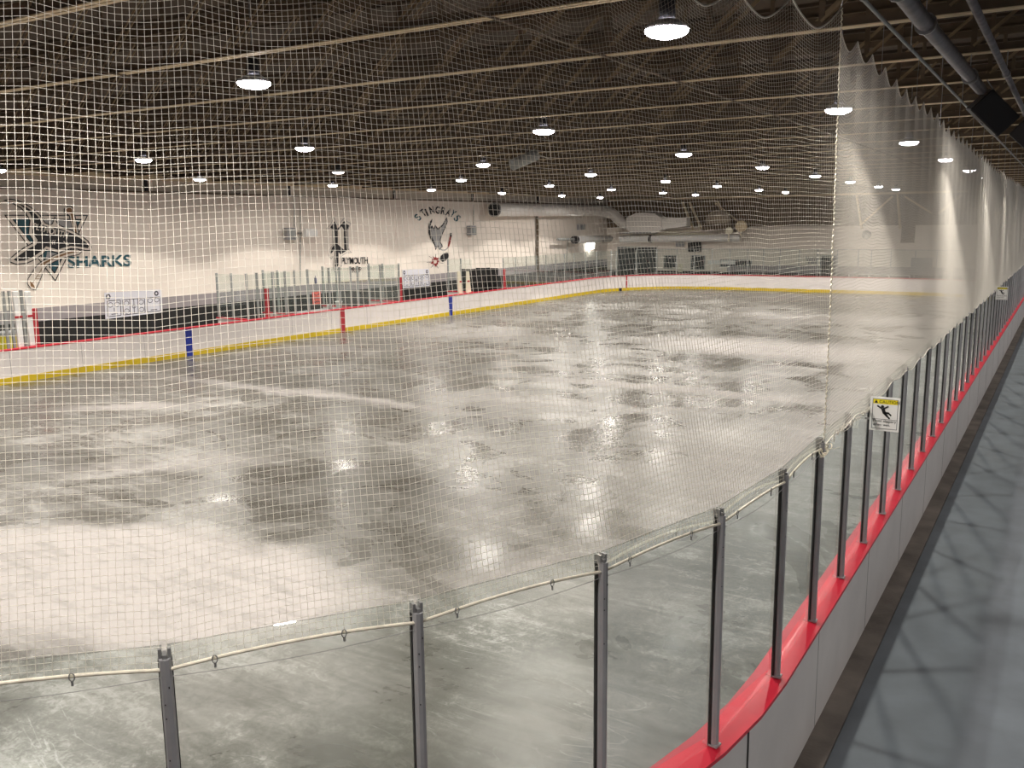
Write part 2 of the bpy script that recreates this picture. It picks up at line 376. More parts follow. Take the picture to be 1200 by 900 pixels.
# ------------------------------------------------------------------ posts and glass
def path(t):  # t metres from the start of the straight, forward along +Y; negative goes round the near corner
    if t >= 0: return GX, 6.9+t, 0.0
    a = t/RA; return AX+RA*math.cos(a), 6.9+RA*math.sin(a), a
ZT = 2.80
def make_post(label, m_, z0=1.085, zt=ZT-.03, wd=.055, dp=.05, rich=True):
    t = thing('glass_post', label, 'post', (0, 0, z0), 'glass posts around the rink')
    h = zt-z0
    r0 = [(0.012, -wd/2), (.012, wd/2), (.03, wd/2), (dp, wd*.34), (dp+.006, 0), (dp, -wd*.34), (.03, -wd/2)]
    me = MB().loft([[(x, y, z) for x, y in r0] for z in (z0, zt)])
    obj('channel', me, m_, t); chn = t.children[0]
    if rich:
        obj('gasket', MB().box(-.012, -wd/2-.005, z0, .014, -wd/2+.013, zt-.01).box(-.012, wd/2-.013, z0, .014, wd/2+.003, zt-.01), GASKET, chn)
        cl = MB().box(-.018, -wd/2, zt-.01, .03, -wd/2+.014, zt+.045).box(-.018, wd/2-.014, zt-.01, .03, wd/2, zt+.045).box(-.014, -.010, zt-.002, .045, .010, zt+.02)
        obj('clamp', cl, STEEL, t)
        rv = MB()
        for z in (zt-.22, zt-.29, zt-.5): rv.box(dp-.001, -.014, z, dp+.005, -.009, z+.006)
        rv.box(dp-.001, .008, zt-.14, dp+.005, .013, zt-.13)
        obj('rivet', rv, GASKET, chn)
        ft = MB().box(.0, -wd/2-.008, z0-.002, dp+.012, wd/2+.008, z0+.012)
        obj('foot', ft, ALU, t)
    return t
ts = [1.205*k for k in range(-8, 41)]
posts = []
k0 = 4   # index of the leftmost post in the frame
proto = None
def plabel(i):
    j = i-k0
    if j < 0: return 'grey glass post on the near corner outside the left picture edge', 1
    if j == 0: return 'leftmost tall grey glass post in front, at the bottom left', 0
    if j < 28: return '%s grey glass post from the left along the near boards' % ORD[j], 0
    return 'thin grey glass post in the crowded far stretch of the right-hand boards', 1
for i, t in enumerate(ts):
    x, y, a = path(t)
    lab, _ = plabel(i)
    if proto is None: proto = make_post(lab, ALU); proto.location = (x, y, 1.085); proto.rotation_euler = (0, 0, a)
    else: dup(proto, (x, y, 1.085), a, lab)
def pane(name, x0, y0, x1, y1, z0, z1, label, group, gap=.012, gm=None):
    a = Vector((x0, y0, 0)); b = Vector((x1, y1, 0)); d = (b-a).normalized()
    a += d*gap; b -= d*gap
    zc = (z0+z1)/2
    mb = MB().bar(Vector((a.x, a.y, zc)), Vector((b.x, b.y, zc)), .012, z1-z0)
    o = obj(name, mb, GLASS if x0 > -20 and y0 < 56 else GLASSFAR)
    return tag(o, label, 'glass panel', group)
GR = 'glass panels on the near and right-hand boards'
for i in range(len(ts)-1):
    x0, y0, _ = path(ts[i]); x1, y1, _ = path(ts[i+1]); j = i-k0+1
    if j < 0: lab = 'clear glass panel on the near corner outside the left picture edge'
    elif j == 0: lab = 'clear glass panel at the bottom left edge, left of the first post'
    elif j < 28: lab = 'clear glass panel just right of the %s grey post from the left' % ('first' if j == 1 else ORD[j-1])
    else: lab = 'narrow-looking clear glass panel in the crowded far stretch of the right-hand boards'
    pane('rink_glass_screen', x0, y0, x1, y1, 1.088, ZT+.022, lab, GR)

# ------------------------------------------------------------------ lamps
COLX = [-3.35, -8.75, -14.95, -20.6, -27.3, 4.4]
ROWY = [1.0, 8.25, 15.5, 22.85, 29.9, 37.0, 43.6, 50.6, 56.0]
CN = ['column beside the right-hand net', 'column second from the right', 'middle column', 'column second from the left', 'column nearest the left wall', 'added unseen column over the spectators']
lp = thing('high_bay_lamp', '', 'ceiling lamp', (0, 0, 6.45), 'high bay lamps over the rink')
obj('reflector', MB().loft([[(r*math.cos(2*PI*k/24), r*math.sin(2*PI*k/24), z) for k in range(24)] for r, z in ((.195, 6.46), (.205, 6.46), (.19, 6.50), (.09, 6.55), (.085, 6.54), (.18, 6.49))], cap=False, close=True), GREYPAINT, lp, True)
obj('housing', MB().lathe([(.06, 6.53), (.075, 6.56), (.075, 6.72), (.05, 6.76)], 16), MBLACK, lp, True)
lens = obj('lens', MB().lathe([(.03, 6.39), (.10, 6.395), (.16, 6.412), (.195, 6.436), (.205, 6.462), (.19, 6.475)], 24), LENS, lp, True)
obj('hanger', MB().tube([(0, 0, 6.75), (0, 0, ZD)], .012, 6), STEEL, lp)
li = bpy.data.lights.new('lamp_light', 'SPOT'); li.energy = LAMP_W; li.spot_size = math.radians(127); li.spot_blend = .14
li.shadow_soft_size = .10; li.color = (1.0, .93, .84)
lo = bpy.data.objects.new('lamp_light', li); COL.objects.link(lo); lo.parent = lp; lo.location = (0, 0, -.12)
lj = bpy.data.lights.new('lamp_glow', 'SPOT'); lj.energy = LAMP_SIDE; lj.spot_size = math.radians(172); lj.spot_blend = .25; lj.shadow_soft_size = .14; lj.color = (1.0, .93, .84)
lq = bpy.data.objects.new('lamp_glow', lj); COL.objects.link(lq); lq.parent = lp; lq.location = (0, 0, -.16)
def weaker(t, k):   # scales down the power of one lamp's own lights
    for ch in t.children:
        if ch.type == 'LIGHT': ch.data = ch.data.copy(); ch.data.energy *= k
first = True
for r_, y in enumerate(ROWY):
    for c_, x in enumerate(COLX):
        if r_ == 0 and c_ == 0: continue
        lab = 'round high bay lamp in the %s, %s from the camera' % (CN[c_], 'unseen' if r_ == 0 else ORD[r_-1] if r_ > 1 else 'nearest')
        dim = (c_ == 3 and r_ == 3)
        if c_ == 5:  # unseen column, added to fill the walkway side with light
            weaker(dup(lp, (x, y, 6.45), 0, lab), .38)
            continue
        if first:
            lp.location = (x, y, 6.45); lp['label'] = lab; first = False
            continue
        if dim:
            t = thing('high_bay_lamp', 'dim unlit-looking high bay lamp in the second column from the left', 'ceiling lamp', (x, y, 6.45), 'high bay lamps over the rink')
            for ch in lp.children:
                if ch.type == 'LIGHT': continue
                d = ch.copy(); COL.objects.link(d); d.parent = t
                if ch is lens: d.data = ch.data.copy(); d.data.materials[0] = LENSOFF; d.name = 'lens'
        else:
            t = dup(lp, (x, y, 6.45), 0, lab)

weaker(dup(lp, (-2.6, 1.0, 6.45), 0, 'unseen high bay lamp added nearest to the camera, out of the picture'), .5)  # unseen, added off the lamp grid to light the end net

# ------------------------------------------------------------------ roof trusses
PANEL = 1.22
def truss(k):
    y = 10.2 + 2.44*k
    t = thing('roof_truss', 'long tan steel roof truss across the hall, %s from the camera side' % ORD[k+4], 'roof truss', (XR, y, 6.67), 'roof trusses under the dark deck')
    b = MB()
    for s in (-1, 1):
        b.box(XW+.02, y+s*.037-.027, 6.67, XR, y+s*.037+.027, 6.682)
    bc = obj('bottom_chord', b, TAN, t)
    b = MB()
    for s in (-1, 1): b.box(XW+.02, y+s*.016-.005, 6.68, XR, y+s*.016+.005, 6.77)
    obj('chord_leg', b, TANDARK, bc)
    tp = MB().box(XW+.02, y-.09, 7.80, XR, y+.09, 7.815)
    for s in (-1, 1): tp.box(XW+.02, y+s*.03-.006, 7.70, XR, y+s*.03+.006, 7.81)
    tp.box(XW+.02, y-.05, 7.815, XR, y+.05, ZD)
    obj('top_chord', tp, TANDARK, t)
    for i in range(int((XR-XW)/PANEL)):
        x0 = XW+.3+i*PANEL
        for nm, me in (('diagonal_brace', DIAG), ('vertical_strut', VERT)):
            o = bpy.data.objects.new(nm, me); COL.objects.link(o); o.parent = t; o.location = (x0-XR, 0, 0)
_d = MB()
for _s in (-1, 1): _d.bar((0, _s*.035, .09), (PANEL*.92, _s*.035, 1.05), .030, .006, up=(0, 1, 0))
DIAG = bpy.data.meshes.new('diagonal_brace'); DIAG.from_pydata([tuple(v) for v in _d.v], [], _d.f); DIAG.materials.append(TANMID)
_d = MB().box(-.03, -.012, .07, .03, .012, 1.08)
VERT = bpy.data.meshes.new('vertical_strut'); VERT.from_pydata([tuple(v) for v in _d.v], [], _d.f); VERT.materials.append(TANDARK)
for k in range(-4, 24): truss(k)
# deck ribs (purlins) and long bridging rods
pl = MB()
for k in range(-8, 54):
    pl.box(XW, 1.2*k+.3-.03, ZD-.05, XR, 1.2*k+.3+.03, ZD+.01)
struct('trim_9', pl, DECK)
for i, (x, z) in enumerate(((-4.9, 6.70), (-10.6, 6.70), (-17, 6.70), (-24, 6.70), (4, 6.70))):
    tag(obj('bridging_rod', MB().bar((x, YN+.1, z-.04), (x, YF-.1, z-.04), .03, .02), TANDARK),
        'thin steel bridging rod running lengthwise under the trusses, %s' % ('outside the net over the walkway side' if x > 0 else ORD[i].replace('nearest', 'first')+' from the right-hand net'), 'bridging rod', 'bridging rods')

# ------------------------------------------------------------------ nets
MS = .0315
def strings(P, r, mode):
    """P (N,K,3) polylines -> triangular prisms; mode 'v' section in the horizontal plane, 'h' section in a vertical plane"""
    N_, K, _ = P.shape
    if mode == 'v':
        offs = np.array([[r, 0, 0], [-r*.5, r*.87, 0], [-r*.5, -r*.87, 0]])[None, None]*np.ones((N_, K, 1, 1))
    else:
        T = np.zeros_like(P); T[:, 1:-1] = P[:, 2:]-P[:, :-2]; T[:, 0] = P[:, 1]-P[:, 0]; T[:, -1] = P[:, -1]-P[:, -2]
        nx, ny = T[..., 1], -T[..., 0]; L = np.sqrt(nx**2+ny**2)+1e-9; nx, ny = nx/L, ny/L
        offs = np.zeros((N_, K, 3, 3)); offs[:, :, 0, 2] = r
        for j, s in ((1, 1), (2, -1)):
            offs[:, :, j, 0] = nx*r*.87*s; offs[:, :, j, 1] = ny*r*.87*s; offs[:, :, j, 2] = -r*.5
    V = (P[:, :, None, :]+offs).reshape(-1, 3)
    base = (np.arange(N_)[:, None]*K + np.arange(K-1)[None])*3
    F = []
    for j in range(3):
        k = (j+1) % 3
        F.append(np.stack([base+j, base+k, base+3+k, base+3+j], -1).reshape(-1, 4))
    return V, np.concatenate(F)
def build_net(parent, S, S_top, length, bot, top, ztop, zbot, hook, sag, r, kseg, hstep, wob, fall):
    """ruled net between bottom curve bot(u) and top curve top(u), u in metres measured along the top"""
    ph = rng.uniform(0, 6.28, 8)
    def pos(u, v):
        bx, by = bot(u); tx, ty = top(u)
        e = v**1.0
        x = bx*(1-e)+tx*e; y = by*(1-e)+ty*e
        zt = ztop(u); zb = zbot(u)
        c = np.abs(((u/hook) % 1)-.5)*2          # 1 at hooks, 0 midway
        z = zb+(zt-zb)*v - sag*(1-c**1.6)*(v**fall)
        z = z + .0065*(np.sin(u*2.3+ph[0])*np.sin(v*PI)+.6*np.sin(u*5.1+ph[1]+v*3)*np.sin(v*PI))
        env = np.sin(np.clip(v, 0, 1)*PI)**.7
        n1 = wob*(1.0*np.sin(u*.8+ph[2]+v*1.5)+.3*np.sin(u*2.1+ph[3]+v*2)+.12*np.sin(u*2*PI/hook+ph[4])*v*v)*env
        dx = top(u+.05)[0]-top(u)[0]; dy = top(u+.05)[1]-top(u)[1]; L = np.sqrt(dx*dx+dy*dy)+1e-9
        return np.stack([x+n1*dy/L, y-n1*dx/L, z], -1)
    us = np.arange(0, length, MS)
    v = np.linspace(0, 1, kseg)
    P = pos(us[:, None]*np.ones((1, kseg)), v[None]*np.ones((len(us), 1)))
    V1, F1 = strings(P, r, 'v')
    nrow = int(3.55/MS)
    uh = np.arange(0, length+hstep, hstep); vh = np.linspace(0, 1, nrow)
    P2 = pos(uh[None]*np.ones((nrow, 1)), vh[:, None]*np.ones((1, len(uh))))
    V2, F2 = strings(P2, r, 'h')
    npobj('netting', np.concatenate([V1, V2]), np.concatenate([F1, F2+len(V1)]), NYLON, parent)
    return pos
# end net: from the corner beside the sixth post round the near corner
CX, CY = -1.80, 8.25
ux, uy = -2.32/6.34, -5.9/6.34
def e_top(u): return CX+ux*u, CY+uy*u
def e_bot(u):
    s = 1.25 - u*1.075          # t along glass path
    a = np.minimum(s, 0)/RA; rr = RA+.03
    return np.where(s >= 0, GX+.03, AX+rr*np.cos(a)), np.where(s >= 0, 6.9+s, 6.9+rr*np.sin(a))
def bottom_z(t):  # rope dips between posts
    c = np.abs(((t/1.205) % 1)-.5)*2
    return ZT-.088+.040*(1-c**2)
en = thing('end_net', 'white knotted safety net hung over the near end boards, filling the left of the view', 'safety net', (CX, CY, 1.0))
epos = build_net(en, 0, 0, 8.0, e_bot, e_top, lambda u: 6.46+0*u, lambda u: bottom_z(1.25-u*1.075), .68, .20, .00125, 40, .06, .016, 7)
def s_top(u): return -1.80+0*u, CY+u
def s_bot(u): return GX+.045+.0*u, CY-.1+u
sn = thing('side_net', 'long white safety net along the right-hand boards, receding to the far end', 'safety net', (-1.80, CY, 1.0))
spos = build_net(sn, 0, 0, 47.5, s_bot, s_top, lambda u: 6.30-.30*np.clip(u/20, 0, 1)+.02*np.sin(u*1.3), lambda u: ZT-.07+.02*np.sin(u*2.1)+.02*np.sin(u*5.7), .72, .14, .0017, 34, .09, .012, 3)
def rope(name, pos, v, u0, u1, step, r, m, parent, dz=0, lab=None):
    us = np.arange(u0, u1, step); P = [Vector(pos(np.array(u), np.array(v)).tolist())+Vector((0, 0, dz)) for u in us]
    o = obj(name, MB().tube(P, r, 6), m, parent, True)
    if lab: o['label'] = lab
    return o
rope('bottom_rope', epos, 0., 0, 7.9, .06, .0098, ROPE, en, 0, 'thick cream rope')
rope('top_rope', epos, 1., 0, 7.9, .04, .008, NYLON, en)
rope('bottom_rope', spos, 0., 0, 47, .12, .007, NYLON, sn)
rope('top_rope', spos, 1., 0, 47, .09, .005, NYLON, sn)
# thin wire strung below the rope, snap hooks on it
wp = []
for i in range(-60, 14):
    t = i*.12; x, y, a = path(t); wp.append((x+.035*math.cos(a), y+.035*math.sin(a), ZT-.118-.012*math.sin(PI*((t/1.205) % 1))))
obj('tie_wire', MB().tube(wp, .0016, 5), GREYPAINT, en)
for i in range(-13, 3):
    t = (i+.35)*.602; x, y, a = path(t); x += .04*math.cos(a); y += .04*math.sin(a); z = float(bottom_z(t))+.002
    rg = MB().tube([(x-.012*math.sin(a)*math.cos(q), y+.012*math.cos(a)*math.cos(q), z-.004+.02*math.sin(q)) for q in np.linspace(0, 2*PI, 11)], .0028, 5, False)
    rg.box(x-.004, y-.004, z-.045, x+.004, y+.004, z-.02)
    obj('snap_hook', rg, STEEL, en)
# laced corner cord between both nets, knots at the bottom
P = []
for i in range(240):
    v = i/239; q = epos(np.array(0.), np.array(v)); P.append((q[0]+.006*math.cos(i*2.1)+.006, q[1]+.006*math.sin(i*2.1), q[2]))
cc = obj('corner_lacing_cord', MB().tube(P, .006, 5), ROPE, sn); cc['label'] = 'twisted cream lacing cord on the net corner'
kb = MB()
for i in range(7):
    x = GX+.05+rng.uniform(-.01, .02); y = 8.15+rng.uniform(-.12, .12); z = ZT-.09+rng.uniform(-.04, .03)
    kb.tube([(x+.022*math.cos(q), y+.03*math.sin(q*1.0), z+.025*math.sin(q+i)) for q in np.linspace(0, 2*PI, 10)], .005, 5, False)
kb.tube([(GX+.06, 8.2, ZT-.1), (GX+.09, 8.33, ZT-.13), (GX+.1, 8.5, ZT-.15)], .0025, 5)
obj('rope_knot', kb, ROPE, sn)
# bunched slack netting lying on top of the glass just beyond the corner
bz = MB()
for i in range(60):
    u = rng.uniform(.05, 1.9); y = CY+u
    bz.tube([(GX+.05+rng.uniform(0, .03), y+rng.uniform(-.03, .03)+.05*j, ZT-.1+.14*rng.random()*(1-u/2.2)) for j in range(4)], .002, 4)
obj('bunched_netting', bz, NYLON, sn)
# hangers from the trusses to the nets
hg = MB()
for k in range(0, 19):
    y = 10.2+2.44*k
    q = spos(np.array(y-CY), np.array(1.)); hg.tube([(q[0], y, q[2]), (q[0], y, 6.68)], .003, 4)
for u in (0., 1.36, 2.72, 4.08):
    q = epos(np.array(u), np.array(1.)); hg.tube([tuple(q), (q[0]+.05, q[1]-.1, 6.70)], .004, 4)
obj('hanger_wire', hg, STEEL, sn)

# ------------------------------------------------------------------ pipes and speakers over the walkway
def pipe(name, label, cat, pts, r, m, clamps=()):
    t = thing(name, label, cat, pts[0]); obj('pipe_run', MB().tube(pts, r, 14), m, t, True)
    for y in clamps:
        x = np.interp(y, [p[1] for p in pts], [p[0] for p in pts]); z = np.interp(y, [p[1] for p in pts], [p[2] for p in pts])
        cb_ = MB().tube([(x, y-.02, z), (x, y+.02, z)], r*1.35, 12); cb_.tube([(x, y, z+r), (x, y, 6.72)], .006, 5)
        obj('pipe_clamp', cb_, STEEL, t)
    return t
pipe('sprinkler_main', 'fat dusty grey pipe running down to the black speaker at the top right', 'pipe', [(-1.27, -6, 6.46), (-1.28, 9.0, 6.44), (-1.25, 10.0, 6.42), (-1.2, 14.0, 6.42)], .072, PIPEGREY, (2.88, 7.76, 9.2, 12.64))
pipe('conduit_pipe', 'thin clamped conduit running lengthwise just right of the net corner', 'pipe', [(-1.58, -6, 6.44), (-1.53, 12, 6.40), (-1.52, 55, 6.40)], .017, ALUL, [2.88+2.44*k for k in range(0, 18)])
pipe('steel_pipe', 'thin grey pipe at the far top right, passing right of the speaker', 'pipe', [(-.84, -6, 6.42), (-.80, 55, 6.40)], .036, PIPEGREY, [2.88+4.88*k for k in range(0, 9)])
def speaker(label, c, rot, sz):
    t = thing('loudspeaker', label, 'loudspeaker', c, 'hanging loudspeakers')
    t.rotation_euler = rot
    w_, h_, d_ = sz
    m0 = MB().box(-w_/2, -d_/2, -h_/2, w_/2, d_/2, h_/2, .012)
    for nm, mb, m in (('cabinet', m0, BLACK), ('grille', MB().box(-w_/2+.02, -d_/2-.008, -h_/2+.02, w_/2-.02, -d_/2+.002, h_/2-.02), MBLACK),
                      ('bracket', MB().box(-w_/2-.012, -.03, -.03, -w_/2+.002, .03, .03).box(w_/2-.002, -.03, -.18, w_/2+.012, .03, .18).tube([(w_/2+.006, 0, .15), (w_/2+.05, .0, h_/2+.12)], .008, 6), STEEL)):
        me = bpy.data.meshes.new(nm); me.from_pydata(mb.v, [], mb.f); me.materials.append(m); o = bpy.data.objects.new(nm, me); COL.objects.link(o); o.parent = t
    return t
c1 = atY(1163, 132, 14.3)
speaker('big black box loudspeaker hanging at the lower end of the fat pipe', c1, (math.radians(12), math.radians(-45), math.radians(8)), (.36, .53, .34))
c2 = atY(1216, 150, 14.3)
speaker('black loudspeaker cut off by the right picture edge', c2, (math.radians(12), math.radians(45), math.radians(-8)), (.36, .50, .34))
sh = MB(); sh.tube([(c1.x-.02, 14.1, c1.z+.1), (c1.x, 14.1, 6.67)], .012, 6)

# ------------------------------------------------------------------ glass along the far end and far left boards
OL = outline(0.)
seg = [(Vector((*OL[i], 0)), Vector((*OL[i+1], 0))) for i in range(19, 58)]   # far right corner, far end, far left corner, left side
seg = [s for s in seg]
def far_pt(px, zz=1.085):
    best = None
    for p, q in seg:
        a_, b_ = scr_x(p.x, p.y, zz), scr_x(q.x, q.y, zz)
        if (a_-px)*(b_-px) <= 0 and abs(a_-b_) > 1e-6:
            lo_, hi_ = 0., 1.
            for _ in range(40):
                t = (lo_+hi_)/2; m_ = p.lerp(q, t)
                if (scr_x(m_.x, m_.y, zz)-px)*(a_-px) > 0: lo_ = t
                else: hi_ = t
            c = p.lerp(q, t)
            if best is None or c.length > best.length: best = c; 
    return best
far_px = [590, 604.5, 617, 629, 640, 651, 661.5, 672.5, 686, 699, 716, 722, 745, 769, 792.5, 813, 834, 854.5, 875.5, 894, 913, 935.5, 957, 980, 1004.5, 1019.5, 1042.5, 1071, 1096, 1112, 1128]
fp = [(px, far_pt(px)) for px in far_px]; fp = [(a_, b_) for a_, b_ in fp if b_ is not None]
FPZ = 2.84
protof = make_post('', ALUL, 1.085, FPZ, .06, .05, rich=False); protof['group'] = 'pale posts of the far glass'
for i, (px, c) in enumerate(fp):
    rz = math.atan2(c.y-30, c.x+15)
    cnt = ORD[i].replace('nearest', 'leftmost')
    lab = 'pale post of the far left corner glass, %s from its left end' % cnt if i < 12 else 'pale grey post of the far end glass, %s from the right' % ORD[len(fp)-1-i].replace('nearest', 'first')
    if i == 0: protof.location = (c.x, c.y, 1.085); protof.rotation_euler = (0, 0, rz); protof['label'] = lab
    else: dup(protof, (c.x, c.y, 1.085), rz, lab)
for i in range(len(fp)-1):
    a_, b_ = fp[i][1], fp[i+1][1]
    cnt = ORD[i].replace('nearest', 'first')
    lab = 'pale green glass of the far left corner, %s pane from its left end' % cnt if i < 12 else 'pale green glass panel of the far end run, %s from the right' % ORD[len(fp)-2-i].replace('nearest', 'first')
    pane('rink_glass_screen', a_.x, a_.y, b_.x, b_.y, 1.088, FPZ, lab, 'glass panels of the far boards', .03)
tag(obj('glass_top_rail', MB().tube([(c.x, c.y, FPZ+.02) for _, c in fp[12:]], .022, 6), ALUL), 'thin pale rail along the top of the far end glass', 'rail')

# ------------------------------------------------------------------ penalty boxes and benches behind the left boards
def left_y(px): return far_pt(px).y
def lpost(px, label, m_=ALUL, x=None, z1=2.9, w_=.08, wide=None):
    y = left_y(px); xx = GL+.02 if x is None else x
    t = thing('box_post', label, 'post', (xx, y, 1.085), 'posts of the penalty boxes')
    obj('channel', MB().box(xx-.03, y-w_/2, 1.085, xx+.03, y+w_/2, z1), m_, t)
    obj('post_cap', MB().box(xx-.034, y-w_/2-.005, z1, xx+.034, y+w_/2+.005, z1+.02), STEEL, t)
    return y
bx_px = [291, 303, 321.7, 335.5, 346.3, 361.7, 386.7, 399, 411.7, 420, 433, 446, 468]
bx_y = []
for i, px in enumerate(bx_px):
    bx_y.append(lpost(px, 'grey post in the front glass of the penalty boxes, %s from the left' % ORD[i].replace('nearest', 'first'), w_=.11 if i in (2, 5, 11) else .08))
skip = ()
for i in range(len(bx_y)-1):
    if i in skip: continue
    pane('rink_glass_screen', GL+.02, bx_y[i], GL+.02, bx_y[i+1], 1.085, 2.86, 'pale green glass panel in the front of the penalty boxes, %s from the left' % ORD[i].replace('nearest', 'first'), 'glass panels of the penalty boxes', .06)
XB = -29.7
def partition(px, label):
    y = left_y(px)
    t = thing('box_partition', label, 'partition', (GL-.1, y, -.03), 'partitions between the boxes')
    obj('partition_board', MB().box(XB, y-.05, -.03, GL-.1, y+.05, 1.05), BOARD, t)
    obj('cap_rail', MB().box(XB-.03, y-.1, 1.05, GL-.1, y+.1, 1.10), RED, t)
    obj('glass', MB().box(XB+.05, y-.006, 1.1, GL-.15, y+.006, 2.86), GLASSFAR, t)
    for x in (XB+.03, (XB+GL)/2): obj('post', MB().box(x-.035, y-.035, 1.1, x+.035, y+.035, 2.9), ALUL, t)
    return y
P1_ = partition(292, 'glazed white partition closing the left end of the penalty boxes')
P2_ = partition(345, 'glazed white partition between the left penalty box and the timekeeper booth')
P3_ = partition(413, 'glazed white partition between the timekeeper booth and the right penalty box')
P4_ = partition(466, 'glazed white partition closing the right end of the penalty boxes')
P5_ = partition(556, 'glazed white partition at the left end of the far players bench')
def redpost(px, y0, y1, label):
    y = left_y(px); z1 = atX(px, y0, GL).z
    tag(obj('gate_post', MB().box(GL-.06, y-.085, 1.09, GL+.06, y+.085, z1, .01), REDPAINT), label, 'post', 'red gate posts')
redpost(43.5, 361, 405, 'dark red gate post at the far left, right of the two white posts')
redpost(313.8, 338, 372, 'bright red gate post in front of the left penalty box')
redpost(469.5, 325, 352, 'slim red gate post at the right end of the penalty boxes')
redpost(591, 315, 336, 'dark red gate post at the start of the far left glass')
# left entrance gate glass with two white uprights
ya, yb, yc = left_y(-14), left_y(24.5), left_y(38)
def whitepost(y, px, label):
    z1 = atX(px, 341, GL).z
    t = thing('white_gate_post', label, 'post', (GL, y, 1.09), 'white gate posts')
    obj('upright', MB().box(GL-.05, y-.09, 1.09, GL+.05, y+.09, z1, .01), WHITE, t)
    obj('latch', MB().box(GL+.045, y-.12, 2.0, GL+.07, y+.12, 2.07), REDPAINT, t)
whitepost(yb, 24.5, 'left of the two white gate uprights with red latches')
whitepost(yc, 38, 'right of the two white gate uprights with red latches')
for i, px in enumerate((-22, 10, 17, 30.5)):
    lpost(px, 'thin grey post in the left gate glass, %s from the left edge of the picture' % ORD[i].replace('nearest', 'first'), z1=2.84)
pane('rink_glass_screen', GL, ya-.5, GL, yb-.15, 1.09, 2.82, 'pale green glass panel of the gate at the left picture edge', 'gate glass panels', .02)
pane('rink_glass_screen', GL, yb+.12, GL, yc-.12, 1.09, 2.82, 'narrow glass strip between the two white gate uprights', 'gate glass panels', .01)
q = atX(9, 388, -29.5)
t = thing('wheeled_bin', 'yellow and dark bin standing behind the left gate glass', 'bin', (-29.5, q.y, -.03))
obj('bin_body', MB().loft([[(-29.5+sx*w_, q.y+sy*w_, z) for sx, sy in ((-1, -1), (1, -1), (1, 1), (-1, 1))] for z, w_ in ((-.03, .22), (1.35, .30))]), SIGNY, t)
obj('bin_lid', MB().box(-29.83, q.y-.33, 1.35, -29.17, q.y+.33, 1.45, .02), GREYPAINT, t)
# timekeeper table, buckets, sign
t = thing('timekeeper_table', 'grey shelf table in the timekeeper booth behind the boards', 'table', (-28.6, (P2_+P3_)/2, -.03))
obj('table_top', MB().box(-28.95, P2_+.3, 1.0, -28.15, P3_-.3, 1.04), GREYPAINT, t)
for yy in (P2_+.4, P3_-.4):
    for xx in (-28.9, -28.2): obj('leg', MB().box(xx-.025, yy-.025, -.03, xx+.025, yy+.025, 1.0), STEEL, t)
def bucket(px, py, label, x=-28.5, zb=1.04, r=.16, h=.3):
    p = atX(px, py, x); y = p.y
    t = thing('bucket', label, 'bucket', (x, y, zb), 'white buckets')
    obj('pail', MB().lathe([(r*.8, 0), (r, h), (r+.012, h), (r+.012, h-.03), (r-.01, h-.03), (r*.7, .02)], 16, (x, y, zb)), WHITE, t, True)
    obj('handle', MB().tube([(x, y+r*math.cos(a), zb+h-.02+.06*math.sin(a)*0-.1*math.sin(a)) for a in np.linspace(0, PI, 9)], .006, 4), STEEL, t)
bucket(397, 353, 'white bucket on the timekeeper table, right of the coral sign', -28.55)
bucket(386, 355, 'small white bucket on the timekeeper table beside the coral sign', -28.55, r=.12, h=.2)
def bench(y0, y1, label):
    t = thing('bench', label, 'bench', (-29.1, y0, -.03), 'wooden benches in the boxes')
    obj('seat', MB().box(-29.3, y0, .42, -28.9, y1, .47, .01), MBROWN, t)
    for yy in (y0+.25, (y0+y1)/2, y1-.25): obj('leg', MB().box(-29.2, yy-.03, -.03, -29.0, yy+.03, .42), GREYPAINT, t)
bench(P1_+.4, P2_-.4, 'low wooden bench inside the left penalty box')
bench(P3_+.4, P4_-.4, 'low wooden bench inside the right penalty box')
y = left_y(372.5); zc = atX(372.5, 349, GL).z
t = thing('coral_sign', 'small coral red sign with dark scribbles hung in the timekeeper opening', 'sign', (GL, y, zc))
obj('board', MB().box(GL-.02, y-.28, zc-.27, GL, y+.22, zc+.27), PINK, t)
sc_ = MB()
for k in range(3): sc_.tube([(GL+.004, y-.02+.16*math.sin(u*2.2+k), zc-.17+.16*k+.035*math.cos(u*5)) for u in np.linspace(0, 3.0, 14)], .012, 4)
obj('scribble', sc_, INK, t)
obj('hanging_strap', MB().box(GL-.016, y-.05, zc+.27, GL-.006, y+.0, zc+.9), GREYPAINT, t)
obj('blue_bottle', MB().lathe([(.045, 0), (.05, .02), (.05, .22), (.02, .28), (.02, .33)], 12, (GL-.05, y+.0, zc+.62)), BLUE, t)
# cream gate leaves standing open
for i, (px, lab) in enumerate(((541, 'left leaf of the cream gate standing open between the left boards and the far bench'), (550, 'right leaf of the cream gate standing open between the left boards and the far bench'))):
    y = left_y(px); t = thing('cream_gate', lab, 'gate', (GL-.05, y, 1.09), 'cream gate leaves')
    z1 = atX(px, 318, GL).z; sgn = 1 if i == 0 else -1
    obj('leaf', MB().extr([(GL-.05, y-.16, 1.09), (GL-.05, y+.16+.1*i, 1.09), (GL-.05, y+.10-.1*(1-i), z1), (GL-.05, y-.10-.1*(1-i), z1)], (-.08, 0, 0)), CREAM, t)
    obj('latch', MB().box(GL-.05, y-.1, (1.09+z1)/2, GL-.02, y+.1, (1.09+z1)/2+.08), REDPAINT, t)
t = thing('bench_shelter', 'black sided players bench shelter behind the left boards near the cream gate', 'bench shelter', (-29.6, left_y(560), -.03))
for px in (572, 588): 
    yy = left_y(px); obj('side_panel', MB().box(-29.7, yy-.03, -.03, GL-.25, yy+.03, 2.25), BLACK, t)
obj('back_panel', MB().box(-29.75, left_y(573), -.03, -29.7, left_y(604), 2.2), BLACK, t)

